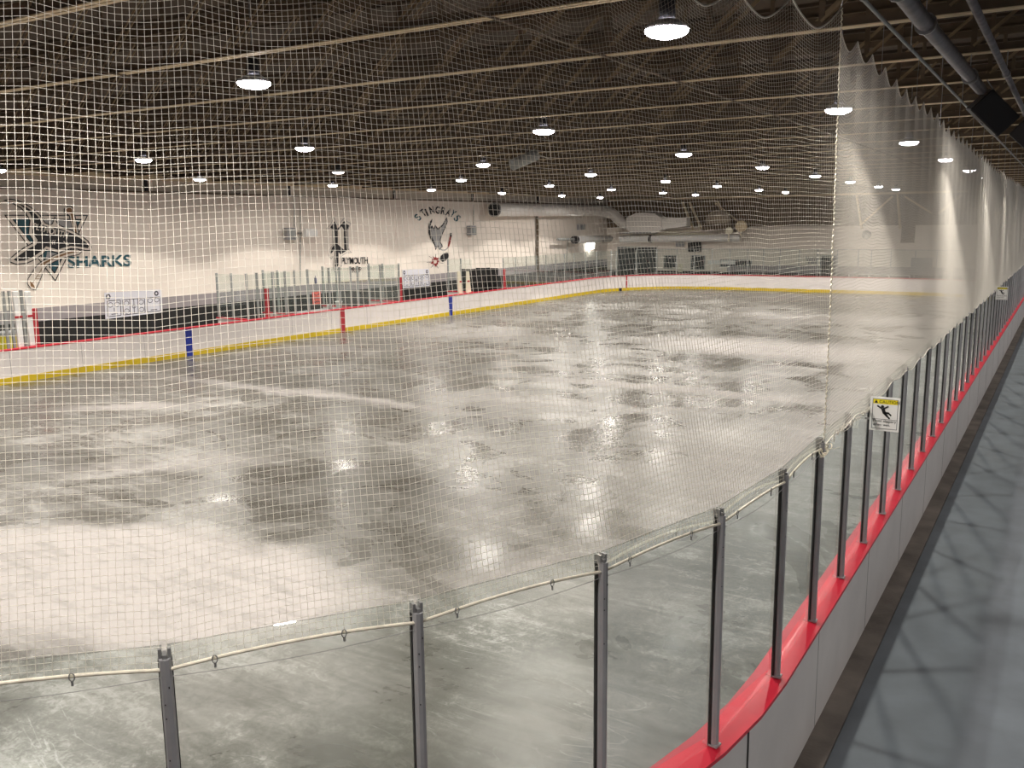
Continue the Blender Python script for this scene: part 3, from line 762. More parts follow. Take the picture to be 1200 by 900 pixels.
# ------------------------------------------------------------------ flat art on the left wall
XM = XW+.022
def WP(px, py, l=0): p = atX(px, py, XM+.004*l); return (XM+.004*l, p.y, p.z)
def art(name, pts, m, parent, l, conv, lab=None):
    o = obj(name, MB().extr([WP(*conv(x, y), l) for x, y in pts], (.003, 0, 0)), m, parent)
    if lab: o['label'] = lab
    return o
def inset(pts, d):
    n = len(pts); out = []
    A = sum(pts[i][0]*pts[(i+1) % n][1]-pts[(i+1) % n][0]*pts[i][1] for i in range(n)); sg = 1 if A > 0 else -1
    for i in range(n):
        p0, p1, p2 = Vector(pts[i-1]), Vector(pts[i]), Vector(pts[(i+1) % n])
        a_ = (p1-p0).normalized(); b_ = (p2-p1).normalized()
        n1 = Vector((-a_.y, a_.x))*sg; n2 = Vector((-b_.y, b_.x))*sg; m_ = (n1+n2)
        m_ = m_.normalized()*min(2.2, 1/max(.3, m_.length/2)) if m_.length > .1 else n1
        q = p1+m_*d; out.append((q.x, q.y))
    return out
def ribbon(pts, wd, closed=False):
    L_, R_ = [], []
    n = len(pts)
    for i in range(n):
        a_ = Vector(pts[max(i-1, 0)]); b_ = Vector(pts[min(i+1, n-1)]); t_ = (b_-a_).normalized(); nn = Vector((-t_.y, t_.x))*wd/2
        L_.append(tuple(Vector(pts[i])+nn)); R_.append(tuple(Vector(pts[i])-nn))
    return L_+R_[::-1]
def text_mesh(s, parent, m, org, ex, ey, size, name='lettering', weight=0., spacing=1., thick=.003):
    """letters standing on a plane: org is the left end of the baseline, ex/ey unit vectors along and up"""
    cu = bpy.data.curves.new('t', 'FONT'); cu.body = s; cu.size = size; cu.extrude = 0; cu.offset = weight; cu.space_character = spacing
    to = bpy.data.objects.new('t', cu); COL.objects.link(to)
    dg_ = bpy.context.evaluated_depsgraph_get(); me = bpy.data.meshes.new_from_object(to.evaluated_get(dg_))
    ex = Vector(ex); ey = Vector(ey); ez = ex.cross(ey)
    off = base_of(parent) if parent is not None else Vector()
    for v in me.vertices: v.co = Vector(org)+ex*v.co.x+ey*v.co.y+ez*(v.co.z+thick)-off
    me.materials.clear(); me.materials.append(m)
    bpy.data.objects.remove(to); o = bpy.data.objects.new(name, me); COL.objects.link(o); o.parent = parent; return o
def text_fit(s, parent, m, p0, p1, h, **k):
    """letters whose baseline runs from p0 to p1"""
    p0 = Vector(p0); p1 = Vector(p1); ex = (p1-p0).normalized(); ey = Vector((1, 0, 0)).cross(ex) if abs(ex.x) < .5 else Vector((0, 0, 1))
    if abs(ex.x) < .5: ey = Vector((0, -ex.z, ex.y)) if True else ey
    ey = Vector((0, -ex.z, ex.y)) if ex.y > 0 else Vector((0, ex.z, -ex.y))
    o = text_mesh(s, parent, m, p0, ex, ey, 1., **k)
    return o, ex, ey
def wtext(s, parent, m, p0, p1, h, l=6, **k):
    """text on the left wall (reading direction +Y) between two pixels, scaled to the given width and height"""
    a_ = Vector(WP(*p0, l)); b_ = Vector(WP(*p1, l)); ex = (b_-a_).normalized(); ey = Vector((0, -ex.z, ex.y)); L_ = (b_-a_).length
    o = text_mesh(s, parent, m, (0, 0, 0), (1, 0, 0), (0, 1, 0), 1., thick=0, **k)
    on_wall(o, parent, p0, p1, h, l); return o
def on_wall(o, parent, p0, p1, hp, l):
    off = base_of(parent)
    xs = [v.co.x for v in o.data.vertices]; ys = [v.co.y for v in o.data.vertices]
    x0, x1, y0, y1 = min(xs), max(xs), min(ys), max(ys)
    dx, dy = p1[0]-p0[0], p1[1]-p0[1]; L_ = math.hypot(dx, dy); nx, ny = (dy/L_)*hp, -(dx/L_)*hp
    for v in o.data.vertices:
        a_ = (v.co.x-x0)/(x1-x0); b_ = (v.co.y-y0)/(y1-y0)
        v.co = Vector(WP(p0[0]+dx*a_+nx*b_, p0[1]+dy*a_+ny*b_, l))-off
# shark emblem
cs = lambda x, y: (x/7.5, 220+y/7.5)
t = thing('wall_mural', 'painted shark and triangle emblem with crossed stick at the left of the wall', 'mural', WP(60, 290), 'painted emblems on the left wall')
TRI = [(35, 238), (775, 240), (487, 825)]
art('outline', TRI, MBLACK, t, 0, cs); art('border', inset(TRI, 9), MWHITE, t, 1, cs); art('triangle', inset(TRI, 34), MBLACK, t, 2, cs); art('triangle_fill', inset(TRI, 44), TEAL, t, 3, cs)
art('triangle_light', [(385, 282), (655, 282), (665, 400), (400, 350)], MGREY, t, 4, cs); art('triangle_light', [(415, 560), (560, 590), (480, 640), (400, 640)], MGREY, t, 4, cs)
STK = [(575, 225), (570, 190), (590, 168), (620, 165), (642, 185), (645, 215), (690, 410), (650, 400), (612, 240)]
art('stick_outline', inset(STK, -9), MBLACK, t, 4, cs); art('stick_border', STK, MWHITE, t, 5, cs); art('stick_shaft', inset(STK, 11), MBROWN, t, 6, cs)
SHK = [(45, 112), (90, 104), (150, 115), (215, 142), (275, 180), (330, 225), (368, 270), (392, 312), (440, 330), (465, 318), (482, 268), (505, 325), (560, 350), (640, 385), (710, 425), (770, 470), (798, 520),
       (790, 548), (750, 548), (690, 535), (620, 530), (560, 548), (515, 570), (460, 555), (408, 540), (375, 580), (310, 625), (230, 662), (140, 668), (90, 650), (92, 625), (150, 575), (230, 520), (290, 490),
       (300, 470), (255, 400), (262, 330), (268, 290), (235, 230), (190, 178), (120, 138)]
art('shark_outline', inset(SHK, -8), MBLACK, t, 6, cs); art('shark_border', inset(SHK, 1), MWHITE, t, 7, cs)
SB = [(165, 140), (215, 160), (270, 196), (320, 238), (352, 280), (375, 325), (440, 350), (500, 352), (560, 372), (640, 405), (700, 440), (755, 480), (782, 515), (770, 532), (700, 520), (620, 512), (555, 528), (505, 545), (455, 530), (405, 515),
      (360, 560), (300, 602), (225, 640), (145, 645), (118, 632), (180, 585), (250, 535), (318, 500), (330, 460), (285, 395), (288, 330), (292, 285), (262, 225), (215, 180)]
art('shark_body', SB, MBLACK, t, 8, cs)
art('mouth', ribbon([(560, 470), (575, 492), (605, 500)], 9), MWHITE, t, 9, cs)
for k in range(3): art('gill', ribbon([(450+k*18, 460), (440+k*18, 480), (445+k*18, 500)], 6), MWHITE, t, 9, cs)
wtext('PLYMOUTH', t, MWHITE, cs(285, 362), cs(590, 448), 7.5, 10, weight=.02)
STB = [(715, 560), (690, 585), (600, 600), (490, 640), (410, 680), (385, 720), (340, 830), (310, 895), (270, 880), (243, 840), (250, 800), (330, 680), (370, 650), (480, 595), (590, 552), (680, 545)]
art('blade_outline', inset(STB, -7), MBLACK, t, 9, cs); art('blade_border', STB, MWHITE, t, 10, cs)
art('blade_wood', [(690, 560), (600, 582), (480, 622), (400, 668), (375, 690), (345, 685), (375, 660), (480, 608), (590, 568), (670, 555)], MBROWN, t, 11, cs)
for k in range(5): art('tape_line', ribbon([(280+k*20, 850-k*32), (310+k*16, 800-k*24), (350+k*8, 800-k*24)], 5), MBROWN, t, 11, cs)
art('blade_tip', [(262, 815), (300, 860), (308, 885), (270, 865)], MBROWN, t, 11, cs)
wtext('SHARKS', t, TEAL, cs(598, 706), cs(1155, 688), 13.5, 6, weight=.025)
# letter emblem
cp = lambda x, y: (370+x/11.25, 250+y/11.25)
t = thing('wall_mural', 'painted black spiked blackletter emblem in the middle of the white wall', 'mural', WP(400, 290), 'painted emblems on the left wall')
PO = [(240, 55), (292, 160), (378, 60), (405, 105), (460, 130), (425, 210), (430, 430), (445, 490), (470, 517), (400, 520), (345, 560), (318, 590), (318, 690), (345, 690), (250, 775), (238, 740), (232, 560), (205, 600), (178, 560), (190, 470), (228, 415), (222, 215), (205, 200), (145, 200), (200, 145)]
art('outline', inset(PO, -4), MGREY, t, 0, cp); art('border', inset(PO, 2), MWHITE, t, 1, cp)
art('left_stem', [(245, 100), (275, 155), (280, 190), (290, 210), (290, 410), (360, 470), (385, 490), (425, 480), (350, 530), (325, 540), (300, 510), (300, 680), (262, 742), (250, 690), (246, 480), (205, 530), (195, 520), (212, 455), (242, 420), (235, 215), (218, 205), (190, 185), (225, 140)], MBLACK, t, 2, cp)
art('right_stem', [(375, 100), (400, 135), (440, 160), (425, 200), (415, 210), (425, 450), (437, 480), (375, 490), (368, 210), (340, 170), (298, 225), (288, 200)], MBLACK, t, 2, cp)
wtext('PLYMOUTH', t, MBLACK, cp(345, 672), cp(688, 665), 8.0, 3, weight=.03)
wtext('PREP', t, MBLACK, cp(440, 782), cp(605, 778), 6.2, 3, weight=.02)
# ray emblem
cr = lambda x, y: (480+x/10, 230+y/10)
t = thing('wall_mural', 'painted grey ray emblem with stick and puck under arched letters', 'mural', WP(515, 275), 'painted emblems on the left wall')
import itertools
for ch, (x, y, r_) in zip('STINGRAYS', [(118, 290, -52), (168, 240, -38), (213, 230, -25), (250, 208, -14), (306, 202, 0), (366, 205, 10), (420, 215, 22), (468, 220, 34), (512, 262, 48)]):
    o = text_mesh(ch, t, TEAL if ch in 'SY' else MBLACK, (0, 0, 0), (1, 0, 0), (0, 1, 0), 1., weight=.03, thick=0, name='letter')
    th_ = math.radians(r_); wd_ = 1.9 if ch == 'I' else 5.2; p0 = cr(x-3, y+4)
    on_wall(o, t, p0, (p0[0]+wd_*math.cos(th_), p0[1]+wd_*math.sin(th_)), 8.8, 1)
art('ray_body', inset([(435, 250), (443, 300), (415, 370), (385, 440), (362, 500), (360, 540), (388, 585), (352, 625), (325, 585), (305, 628), (293, 570), (262, 520), (236, 440), (240, 370), (262, 345), (285, 385), (300, 335), (330, 385), (385, 335)], -3), MBLACK, t, 0, cr)
art('ray_skin', inset([(435, 255), (440, 300), (412, 370), (382, 440), (359, 500), (358, 540), (384, 585), (352, 615), (328, 575), (307, 615), (297, 565), (268, 520), (245, 440), (250, 375), (264, 358), (285, 395), (302, 350), (330, 390), (385, 345)], 4), MGREY, t, 1, cr)
art('left_wing', [(266, 262), (262, 300), (246, 340), (244, 400), (252, 450), (275, 505), (298, 545), (270, 535), (240, 490), (222, 430), (222, 360), (238, 300)], MBLACK, t, 2, cr)
art('eye', [(268, 372), (282, 376), (278, 390), (268, 386)], MBLACK, t, 3, cr)
art('stick_blade', ribbon([(340, 600), (380, 630), (420, 630), (450, 600), (465, 560)], 13), MGREY, t, 2, cr)
art('stick_shaft', ribbon([(452, 598), (466, 555), (476, 500), (486, 455)], 18), MRED, t, 3, cr)
art('stick_tip', ribbon([(484, 475), (487, 430)], 20), MBLACK, t, 4, cr)
art('puck', [(365, 700), (400, 668), (440, 655), (460, 680), (455, 720), (420, 755), (385, 770), (362, 745)], MBLACK, t, 2, cr)
st_ = [((46 if k % 2 else (78 if k % 4 == 0 else 60))*math.cos(k*PI/9)+300, (46 if k % 2 else (78 if k % 4 == 0 else 60))*math.sin(k*PI/9)+762) for k in range(18)]
art('splash', [((x-300)*.75+300, (y-762)*.95+762) for x, y in st_], MRED, t, 1, cr)
art('splash_core', [(300+20*math.cos(a), 768+22*math.sin(a)) for a in np.linspace(0, 5.6, 8)], MWHITE, t, 2, cr)
for k in range(7):
    a = k*.9+.3; art('splash_ray', ribbon([(300+45*math.cos(a), 762+50*math.sin(a)), (300+100*math.cos(a), 762+88*math.sin(a))], 4), MBLACK, t, 1, cr)

# rink diagram banners
def banner(pxs, label):
    (x0, y0), (x1, y1), (x2, y2), (x3, y3) = pxs
    a_, b_, c_, d_ = [Vector(WP(x, y, 4)) for x, y in pxs]
    t = thing('banner', label, 'banner', tuple(a_.lerp(c_, .5)), 'white diagram banners')
    obj('sheet', MB().extr([a_, b_, c_, d_], (.012, 0, 0)), PAPER, t)
    def U(u, v): return a_.lerp(b_, u).lerp(d_.lerp(c_, u), v)+Vector((.016, 0, 0))
    ln = MB()
    def line(pts, w_=.03):
        for p, q in zip(pts[:-1], pts[1:]): ln.bar(U(*p), U(*q), .004, w_, up=(0, 0, 1) if abs((U(*q)-U(*p)).z) < abs((U(*q)-U(*p)).y) else (0, 1, 0))
    def circ(u, v, r_, rv): line([(u+r_*math.cos(k*PI/6), v+rv*math.sin(k*PI/6)) for k in range(13)], .022)
    line([(.04, .32), (.26, .32), (.26, .92), (.04, .92), (.04, .32)]); line([(.30, .32), (.68, .32), (.68, .92), (.30, .92), (.30, .32)]); line([(.72, .32), (.96, .32), (.96, .92), (.72, .92), (.72, .32)])
    for u in (.42, .49, .56): line([(u, .32), (u, .92)])
    for u, v in ((.36, .47), (.36, .78), (.62, .47), (.62, .78), (.09, .48), (.2, .48), (.78, .44), (.9, .44)): circ(u, v, .042, .09)
    circ(.49, .62, .03, .07); line([(.1, .84), (.2, .84)]); line([(.78, .84), (.9, .84)]); line([(.15, .60), (.15, .74)])
    obj('rink_diagram', ln, INK, t)
    em = MB()
    for u in (.06, .90):
        em.extr([U(u+.04*math.cos(k*PI/6), .16+.11*math.sin(k*PI/6)) for k in range(12)], (.003, 0, 0))
    obj('crest', em, INK, t)
    em = MB()
    for u in (.06, .90): em.extr([U(u+.018*math.cos(k*PI/4), .16+.05*math.sin(k*PI/4))+Vector((.004, 0, 0)) for k in range(8)], (.003, 0, 0))
    obj('crest_centre', em, PAPER, t)
banner([(122, 343), (189, 339), (190.5, 366), (123.5, 374)], 'larger white banner with rink diagrams, below the shark emblem')
banner([(471.5, 316), (503, 315), (503.5, 335), (472, 338)], 'smaller white banner with rink diagrams, left of the cream gate')

# boxes, floodlights and conduits on the left wall
def wbox(name, x0, y0, x1, y1, d, m, parent):
    a_ = atX(x0, y0, XW+d); b_ = atX(x1, y1, XW+d)
    return obj(name, MB().box(XW+.05, a_.y, b_.z, XW+d, b_.y, a_.z, .02), m, parent)
def junction(px, py, w_, h_, label, lamp=True):
    p = atX(px, py, XW+.3)
    t = thing('wall_unit', label, 'wall unit', (XW+.05, p.y, p.z), 'grey units on the left wall')
    wbox('casing', px-w_/2, py-h_/2, px+w_/2, py+h_/2, .35, GREYPAINT, t)
    obj('cover', MB().box(XW+.35, p.y-.2, p.z-.2, XW+.4, p.y+.2, p.z+.2, .01), ALUL, t)
    if lamp: obj('bracket', MB().bar((XW+.1, p.y-.35, p.z+.1), (XW+.5, p.y-.5, p.z+.15), .06, .06), STEEL, t)
junction(342, 274, 11, 14, 'grey loudspeaker box on the white wall, left of the white floodlight')
junction(555, 270, 7, 11, 'small grey unit on the white wall right of the ray emblem')
junction(683, 266, 6, 7, 'small grey unit high on the wall under the silver duct')
p = atX(362, 273, XW+.5)
t = thing('floodlight', 'white floodlight on an arm, right of the grey loudspeaker box', 'floodlight', (XW+.05, p.y, p.z))
obj('lamp_body', MB().loft([[(XW+.3+x, p.y+y, p.z+z) for y, z in ((-s*.38, -s*.2), (s*.38, -s*.2), (s*.42, 0), (s*.38, s*.2), (-s*.38, s*.2))] for x, s in ((0, .7), (.25, 1.), (.4, .95))]), WHITE, t)
obj('arm', MB().tube([(XW+.05, p.y-.3, p.z), (XW+.35, p.y-.1, p.z)], .03, 6), STEEL, t)
def conduit(pts, label, r_=.025):
    tag(obj('conduit', MB().tube([atX(x, y, XW+.05) for x, y in pts], r_, 6), ALUL), label, 'conduit', 'conduits on the left wall')
conduit([(352, 238), (352, 345)], 'thin vertical conduit running down beside the white floodlight')
conduit([(345, 266), (345, 232)], 'short vertical conduit above the grey loudspeaker box')
conduit([(555, 240), (555, 264)], 'short vertical conduit above the unit right of the ray emblem')
conduit([(666, 281), (664, 300), (664, 318)], 'thin vertical conduit near the far end of the left wall')
# downpipe
p = atX(630, 280, XW+.15)
tag(obj('downpipe', MB().tube([(XW+.15, p.y, 6.1), (XW+.15, p.y, .4)], .09, 10), TANDARK, None, True), 'dark vertical pipe on the left wall under the silver duct', 'pipe')
# hanging cable loop and heater among the trusses
p = atZ(618, 186, 6.5)
t = thing('unit_heater', 'small pale heater hanging with a looped cable under the roof, above the left boards', 'heater', tuple(p))
obj('heater_body', MB().tube([(p.x-.5, p.y, p.z-.15), (p.x+.3, p.y, p.z+.1)], .16, 10), ALUL, t, True)
obj('cable', MB().tube([(p.x+.3, p.y, p.z+.1), (p.x+.75, p.y, p.z-.05), (p.x+.7, p.y, p.z+.35), (p.x+.3, p.y, p.z+.9)], .018, 5), NYLON, t, True)
obj('hanger', MB().tube([(p.x, p.y, p.z+.05), (p.x, p.y, ZD)], .01, 5), STEEL, t)
p = atX(282, 221, XW+.4)
tag(obj('cable_coil', MB().tube([(XW+.2, p.y+.25*math.cos(a), p.z+.22*math.sin(a)) for a in np.linspace(0, 6.0, 14)]+[(XW+.2, p.y+.7, p.z-.05)], .02, 5), GASKET), 'dark coil of cable hung on the beige ledge of the left wall', 'cable')

# ------------------------------------------------------------------ ducts
t = thing('air_duct', 'large silver round duct high on the left wall, ending in a box', 'air duct', (-31.2, 48.9, 5.65))
dp = [(-31.2, 48.9, 5.66), (-31.2, 52, 5.68), (-31.2, 63.2, 5.72), (-31.1, 64.6, 5.68), (-30.7, 65.3, 5.45), (-30.3, 65.45, 5.05), (-29.9, 65.5, 4.72), (-29.4, 65.5, 4.62), (-28.9, 65.5, 4.62)]
obj('duct_run', MB().tube(dp, .42, 20, cap=False), DUCT, t, True)
obj('duct_mouth', MB().tube([(-31.2, 48.88, 5.66), (-31.2, 48.95, 5.66)], .40, 20), MBLACK, t)
obj('mouth_ring', MB().tube([(-31.2, 48.84, 5.66), (-31.2, 49.0, 5.66)], .445, 20, cap=False), STEEL, t)
hg = MB()
for y in (49.24, 54.12, 59.0, 63.88): hg.tube([(-31.2, y, 6.0), (-31.2, y, 6.68)], .015, 5); 
obj('strap', hg, STEEL, t)
a_ = atY(735, 262, 65.5); b_ = atY(801, 262, 65.5)
def pxs_(x, y): q = atY(x, y, 65.5); return q.x, q.z
for i, (x, y) in enumerate([]): pass
bxr = [(737, 255, 269), (747, 250, 273), (756, 249, 274), (769, 250, 273), (778, 256, 269)]
rings = []
for x, y0, y1 in bxr:
    X_, z0 = pxs_(x, y1); _, z1 = pxs_(x, y0); rings.append([(X_, 65.0, z0), (X_, 66.2, z0), (X_, 66.2, z1), (X_, 65.0, z1)])
obj('plenum_box', MB().loft(rings), DUCT, t)
X0, z0 = pxs_(778, 269); _, z1 = pxs_(778, 255.5); X1, z2 = pxs_(806, 265); _, z3 = pxs_(806, 255)
obj('duct_taper', MB().loft([[(X0, 65.1, z0), (X0, 66.1, z0), (X0, 66.1, z1), (X0, 65.1, z1)], [(X1, 65.2, z2), (X1, 66.0, z2), (X1, 66.0, z3), (X1, 65.2, z3)]]), DUCT, t)
X0, z0 = pxs_(729, 272); X1, z1 = pxs_(766, 272)
obj('drip_tray', MB().box(X0, 64.9, z0-.12, X1, 66.3, z0, .02), ALUL, t)
t = thing('heater_tube', 'long white horizontal tube fixed high along the far wall', 'heater tube', (-29, 66.0, 3.55))
L0 = atY(727, 280, 66.0); L1 = atY(867, 279, 66.0)
obj('tube', MB().tube([L0, L1], .26, 12), WHITE, t, True)
obj('joint_band', MB().tube([atY(761, 280, 66.0), atY(764, 280, 66.0)], .29, 12), GASKET, t)
for px in (745, 790, 830): q = atY(px, 280, 66.0); obj('bracket', MB().box(q.x-.04, 66.0, q.z, q.x+.04, YF-.04, q.z+.06), STEEL, t)
t = thing('heater_tube', 'short white tube with black end collar high on the far part of the left wall', 'heater tube', (-31.2, 57, 3.6))
obj('tube', MB().tube([(-31.2, 60.0, 3.58), (-31.2, 65.9, 3.55)], .26, 12), WHITE, t, True)
obj('end_collar', MB().tube([(-31.2, 59.7, 3.58), (-31.2, 60.05, 3.58)], .29, 12), MBLACK, t)
obj('feed_pipe', MB().tube([(-31.2, 57.2, 3.66), (-31.2, 59.8, 3.62)], .10, 8), ALUL, t)
obj('bracket', MB().box(XW+.03, 62.0, 3.5, -31.2, 62.06, 3.56).box(XW+.03, 64.8, 3.5, -31.2, 64.86, 3.56), STEEL, t)
# bright wall lamp under it
q = atX(694, 287, XW+.3)
t = thing('wall_lamp', 'very bright wall lamp under the short white tube near the far left corner', 'wall lamp', (XW+.05, q.y, q.z))
obj('lamp_body', MB().box(XW+.04, q.y-.45, q.z+.18, XW+.4, q.y+.45, q.z+.3, .02), ALUL, t)
obj('lens', MB().box(XW+.06, q.y-.4, q.z-.3, XW+.32, q.y+.4, q.z+.18, .03), mat('bright wall lamp glow', (1, 1, 1), emit=(1, .97, .9), estr=7), t)

# ------------------------------------------------------------------ far wall fittings
YW = YF-.02
def fbox(name, x0, y0, x1, y1, m, d=.05, parent=None, Y=YW):
    a_ = atY(x0, y0, Y); b_ = atY(x1, y1, Y)
    return obj(name, MB().box(min(a_.x, b_.x), Y-d, min(a_.z, b_.z), max(a_.x, b_.x), Y, max(a_.z, b_.z)), m, parent)
def fdoor(nm, x0, y0, x1, split, label_kind='structure'):
    a_ = atY(x0, y0, YW); b_ = atY(x1, y0, YW)
    d = struct(nm, MB().box(a_.x, YW-.06, .0, b_.x, YW, a_.z), DARKGLASS)
    fr = MB(); w_ = .07
    fr.box(a_.x-w_, YW-.1, 0, a_.x, YW, a_.z+w_); fr.box(b_.x, YW-.1, 0, b_.x+w_, YW, a_.z+w_); fr.box(a_.x, YW-.1, a_.z, b_.x, YW, a_.z+w_)
    if split: m_ = (a_.x+b_.x)/2; fr.box(m_-.04, YW-.1, 0, m_+.04, YW, a_.z)
    struct('door_frame', fr, ALUL, d)
    struct('door_handle', MB().box((a_.x+b_.x)/2+.1, YW-.14, 1.2, (a_.x+b_.x)/2+.14, YW-.06, 1.7), STEEL, d)
fdoor('door_1', 725, 290, 769.5, True)
fdoor('door_2', 700, 300, 710, False)
fdoor('door_3', 963, 300.5, 980, False)
def fwin(nm, x0, y0, x1, y1):
    a_ = atY(x0, y0, YW); b_ = atY(x1, y1, YW)
    d = struct(nm, MB().box(a_.x, YW-.04, b_.z, b_.x, YW, a_.z), DARKGLASS)
    fr = MB(); w_ = .06
    fr.box(a_.x-w_, YW-.07, b_.z-w_, a_.x, YW, a_.z+w_); fr.box(b_.x, YW-.07, b_.z-w_, b_.x+w_, YW, a_.z+w_); fr.box(a_.x, YW-.07, a_.z, b_.x, YW, a_.z+w_); fr.box(a_.x, YW-.07, b_.z-w_, b_.x, YW, b_.z)
    struct('window_frame', fr, ALUL, d)
fwin('window_1', 779, 300, 792, 314); fwin('window_2', 811, 300, 825, 315); fwin('window_3', 845, 305, 880, 312)
tag(fbox('scoreboard', 808, 283, 822, 295, BLACK, .3), 'small dark box screen above the window on the far wall', 'screen')
tag(fbox('notice_board', 830, 305, 862, 310, WHITE, .05), 'pale horizontal notice strip on the far wall right of the windows', 'notice')
tag(fbox('notice', 795, 309, 800, 319, CREAM, .06), 'small cream framed notice between the far windows', 'notice')
tag(fbox('wall_heater', 793, 283, 802, 289, GREYPAINT, .2), 'small grey fan box high on the far wall above the windows', 'heater')
dk = fbox('loudspeaker', 1057, 264, 1071.5, 284.5, BROWNWALL, .13); tag(dk, 'dark square loudspeaker panel high on the far wall behind the side net', 'loudspeaker')
tag(fbox('curtained_doorway', 1068, 302, 1092, 322, GREYPAINT, .08), 'grey doorway panel low on the far wall behind the side net', 'door panel')
t = thing('wall_speaker', 'small grey round speaker high on the far wall right of the net corner', 'loudspeaker', tuple(atY(1017, 275, YW)))
q = atY(1017, 275, YW); obj('body', MB().tube([(q.x, YW-.35, q.z), (q.x, YW, q.z)], .24, 14), GREYPAINT, t, True); obj('horn', MB().tube([(q.x, YW-.5, q.z), (q.x, YW-.34, q.z)], [.3, .16], 14), ALUL, t, True)
# lettering notice on the far wall
t = thing('wall_lettering', 'dark emblem with short writing on the far wall left of the net corner', 'wall sign', tuple(atY(950, 304, YW)))
q0 = atY(943, 302, YW-.02)
for k in range(3):
    q = atY(944+k*1.5, 301.5+k*3, YW-.02); mb = MB()
    for j in range(6-k): mb.box(q.x+j*.16, YW-.03, q.z-.1, q.x+j*.16+.11, YW-.01, q.z+.06)
    obj('letters', mb, GREYPAINT, t)
# bleacher rail seen behind the far glass on the right
t = thing('handrail', 'low white handrail behind the far glass, right of the net corner', 'handrail', (-12, 65.6, -.03))
L0 = atY(995, 321, 65.6); L1 = atY(1066, 323, 65.6)
obj('rail', MB().tube([L0, L1], .05, 8), WHITE, t, True)
for k in range(4): q = L0.lerp(L1, k/3); obj('post', MB().tube([(q.x, q.y, -.03), q], .04, 8), WHITE, t)
# steel frame on the far wall: beam and braces
t = thing('steel_portal', 'tan steel beam with slanting braces standing against the far wall above the doors', 'steel frame', (-20, 66.4, 4.4))
YB_ = 66.72
bz0 = atY(720, 236, YB_); 
obj('beam', MB().box(XW+.3, YB_-.1, 6.48, XR-.05, YB_+.1, 6.62), TAN, t)
def brace(x0, y0, x1, y1, w_=.22, nm='brace'):
    obj(nm, MB().bar(atY(x0, y0, YB_), atY(x1, y1, YB_), .12, w_, up=(0, 1, 0)), TAN, t)
brace(800, 237, 813, 270); brace(808, 237, 822, 268); brace(841, 236, 848, 254, .16); brace(1004, 229, 1010, 268, .3); brace(1052, 227, 1055, 268, .4)
for a4 in ((1046, 230, 1008, 264), (1060, 230, 1092, 250), (1100, 250, 1128, 228), (868, 262, 838, 238)): brace(*a4, .07, 'tie_rod')
# pale equipment along the far wall
t = thing('exhaust_hood', 'big pale domed hood high on the far wall, left of two round vents', 'hood', tuple(atY(842, 262, 66)))
q = atY(842, 262, 66.1)
obj('dome', MB().loft([[(q.x+1.0*r*math.cos(2*PI*k/24), 66.0+.5*r*math.sin(2*PI*k/24), q.z+z) for k in range(24)] for r, z in ((1., 0), (.97, .3), (.82, .62), (.55, .86), (.2, .97))]), mat('pale fabric', (.42, .36, .28), .8), t, True)
obj('base', MB().box(q.x-1.1, 65.6, q.z-.5, q.x+1.1, 66.4, q.z+.02), TANDARK, t)
for i, (px, py, r_, lab) in enumerate(((854.5, 270.5, .26, 'small round cream vent high on the far wall'), (869, 265, .40, 'larger round tan vent high on the far wall'))):
    q = atY(px, py, 65.45); t = thing('round_vent', lab, 'vent', tuple(q), 'round vents on the far wall')
    obj('disc', MB().tube([(q.x, 65.3, q.z), (q.x, 65.55, q.z)], r_, 18), CREAM if i == 0 else TAN, t); obj('duct_stub', MB().tube([(q.x, 65.5, q.z), (q.x, YF-.03, q.z)], .12, 10), TANDARK, t); obj('pipe', MB().tube([(q.x, 65.42, q.z), (q.x, 65.42, q.z-.75)], .06, 8), CREAM, t)
for i, (pts, lab) in enumerate((([(768, 273), (815, 270), (819, 270), (819, 262)], 'upper white pipe above the tube on the far wall'), ([(765, 275), (815, 274), (835, 275), (835, 279)], 'lower white pipe above the tube on the far wall'), ([(850, 279), (868, 278), (868, 274)], 'short white pipe joining the round vents'))):
    tag(obj('service_pipe', MB().tube([atY(x, y, 66.42) for x, y in pts], .07, 8), CREAM), lab, 'pipe', 'white pipes on the far wall')

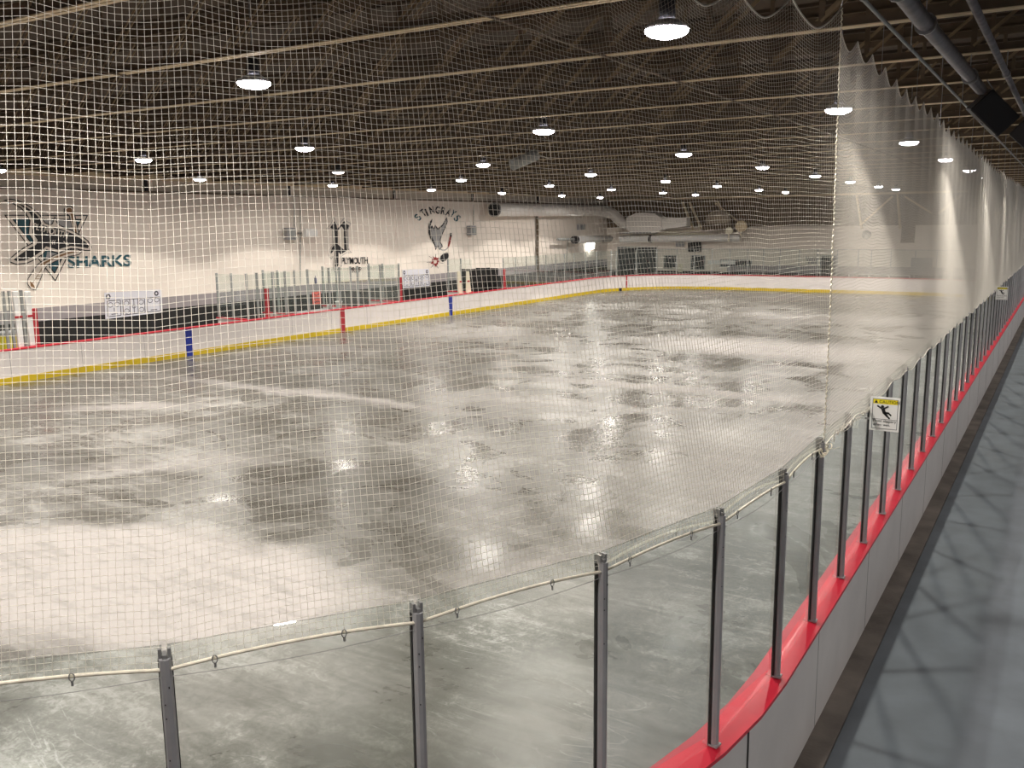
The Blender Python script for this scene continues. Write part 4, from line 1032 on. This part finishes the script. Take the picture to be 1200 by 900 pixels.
# ------------------------------------------------------------------ caution signs
def caution(y, label, s=1.0):
    x0 = GX+.06; w_, h_ = .30*s, .37*s; z0 = 2.47
    t = thing('caution_sign', label, 'sign', (x0, y, z0), 'yellow headed caution signs')
    obj('plate', MB().box(x0, y-.006, z0, x0+w_, y+.006, z0+h_), WHITE, t)
    def bb(u0, v0, u1, v1, m, nm, d=.0075): return obj(nm, MB().box(x0+u0*w_, y-d, z0+v0*h_, x0+u1*w_, y-d+.002, z0+v1*h_), m, t)
    bb(.10, .80, .92, .93, SIGNY, 'yellow_header')
    bf = MB()
    for u0, v0, u1, v1 in ((.08, .06, .095, .94), (.925, .06, .94, .94), (.08, .06, .94, .072), (.08, .93, .94, .942), (.08, .34, .94, .35)): bf.box(x0+u0*w_, y-.0075, z0+v0*h_, x0+u1*w_, y-.0055, z0+v1*h_)
    obj('border', bf, INK, t)
    def P_(u, v): return Vector((x0+u*w_, y-.008, z0+v*h_))
    fg = MB(); fg.extr([P_(.42+.055*math.cos(k*PI/5), .72+.045*math.sin(k*PI/5)) for k in range(10)], (0, -.002, 0))
    for seg_, wd in (((.24, .74, .40, .66), .035), ((.62, .74, .46, .66), .035), ((.43, .67, .50, .52), .075), ((.48, .54, .60, .44), .05), ((.58, .45, .68, .38), .035), ((.50, .54, .64, .54), .045), ((.63, .545, .72, .47), .035)):
        fg.bar(P_(seg_[0], seg_[1]), P_(seg_[2], seg_[3]), .002, wd*w_*1.6, up=(0, 1, 0)) if False else fg.bar(P_(seg_[0], seg_[1]), P_(seg_[2], seg_[3]), wd*w_*1.5, .003, up=(0, 1, 0))
    obj('falling_figure', fg, MBLACK, t)
    for s_, u, v, sz in (('CAUTION', .30, .825, .046), ('Floor slippery', .12, .26, .042), ('when wet.', .12, .15, .042)):
        text_mesh(s_, t, MBLACK, P_(u, v), (1, 0, 0), (0, 0, 1), sz*s, thick=.001)
    tr = MB().extr([P_(.14, .82), P_(.26, .82), P_(.20, .92)], (0, -.001, 0)); obj('warning_triangle', tr, MBLACK, t)
    obj('fixing_strap', MB().box(x0-.05, y-.004, z0+h_*.3, x0+.004, y+.004, z0+h_*.36).box(x0-.05, y-.004, z0+h_*.7, x0+.004, y+.004, z0+h_*.76), STEEL, t)
caution(10.22, 'nearer caution sign with a falling figure, fixed to the glass right of the net corner')
caution(29.1, 'farther caution sign with a falling figure, small near the right picture edge')
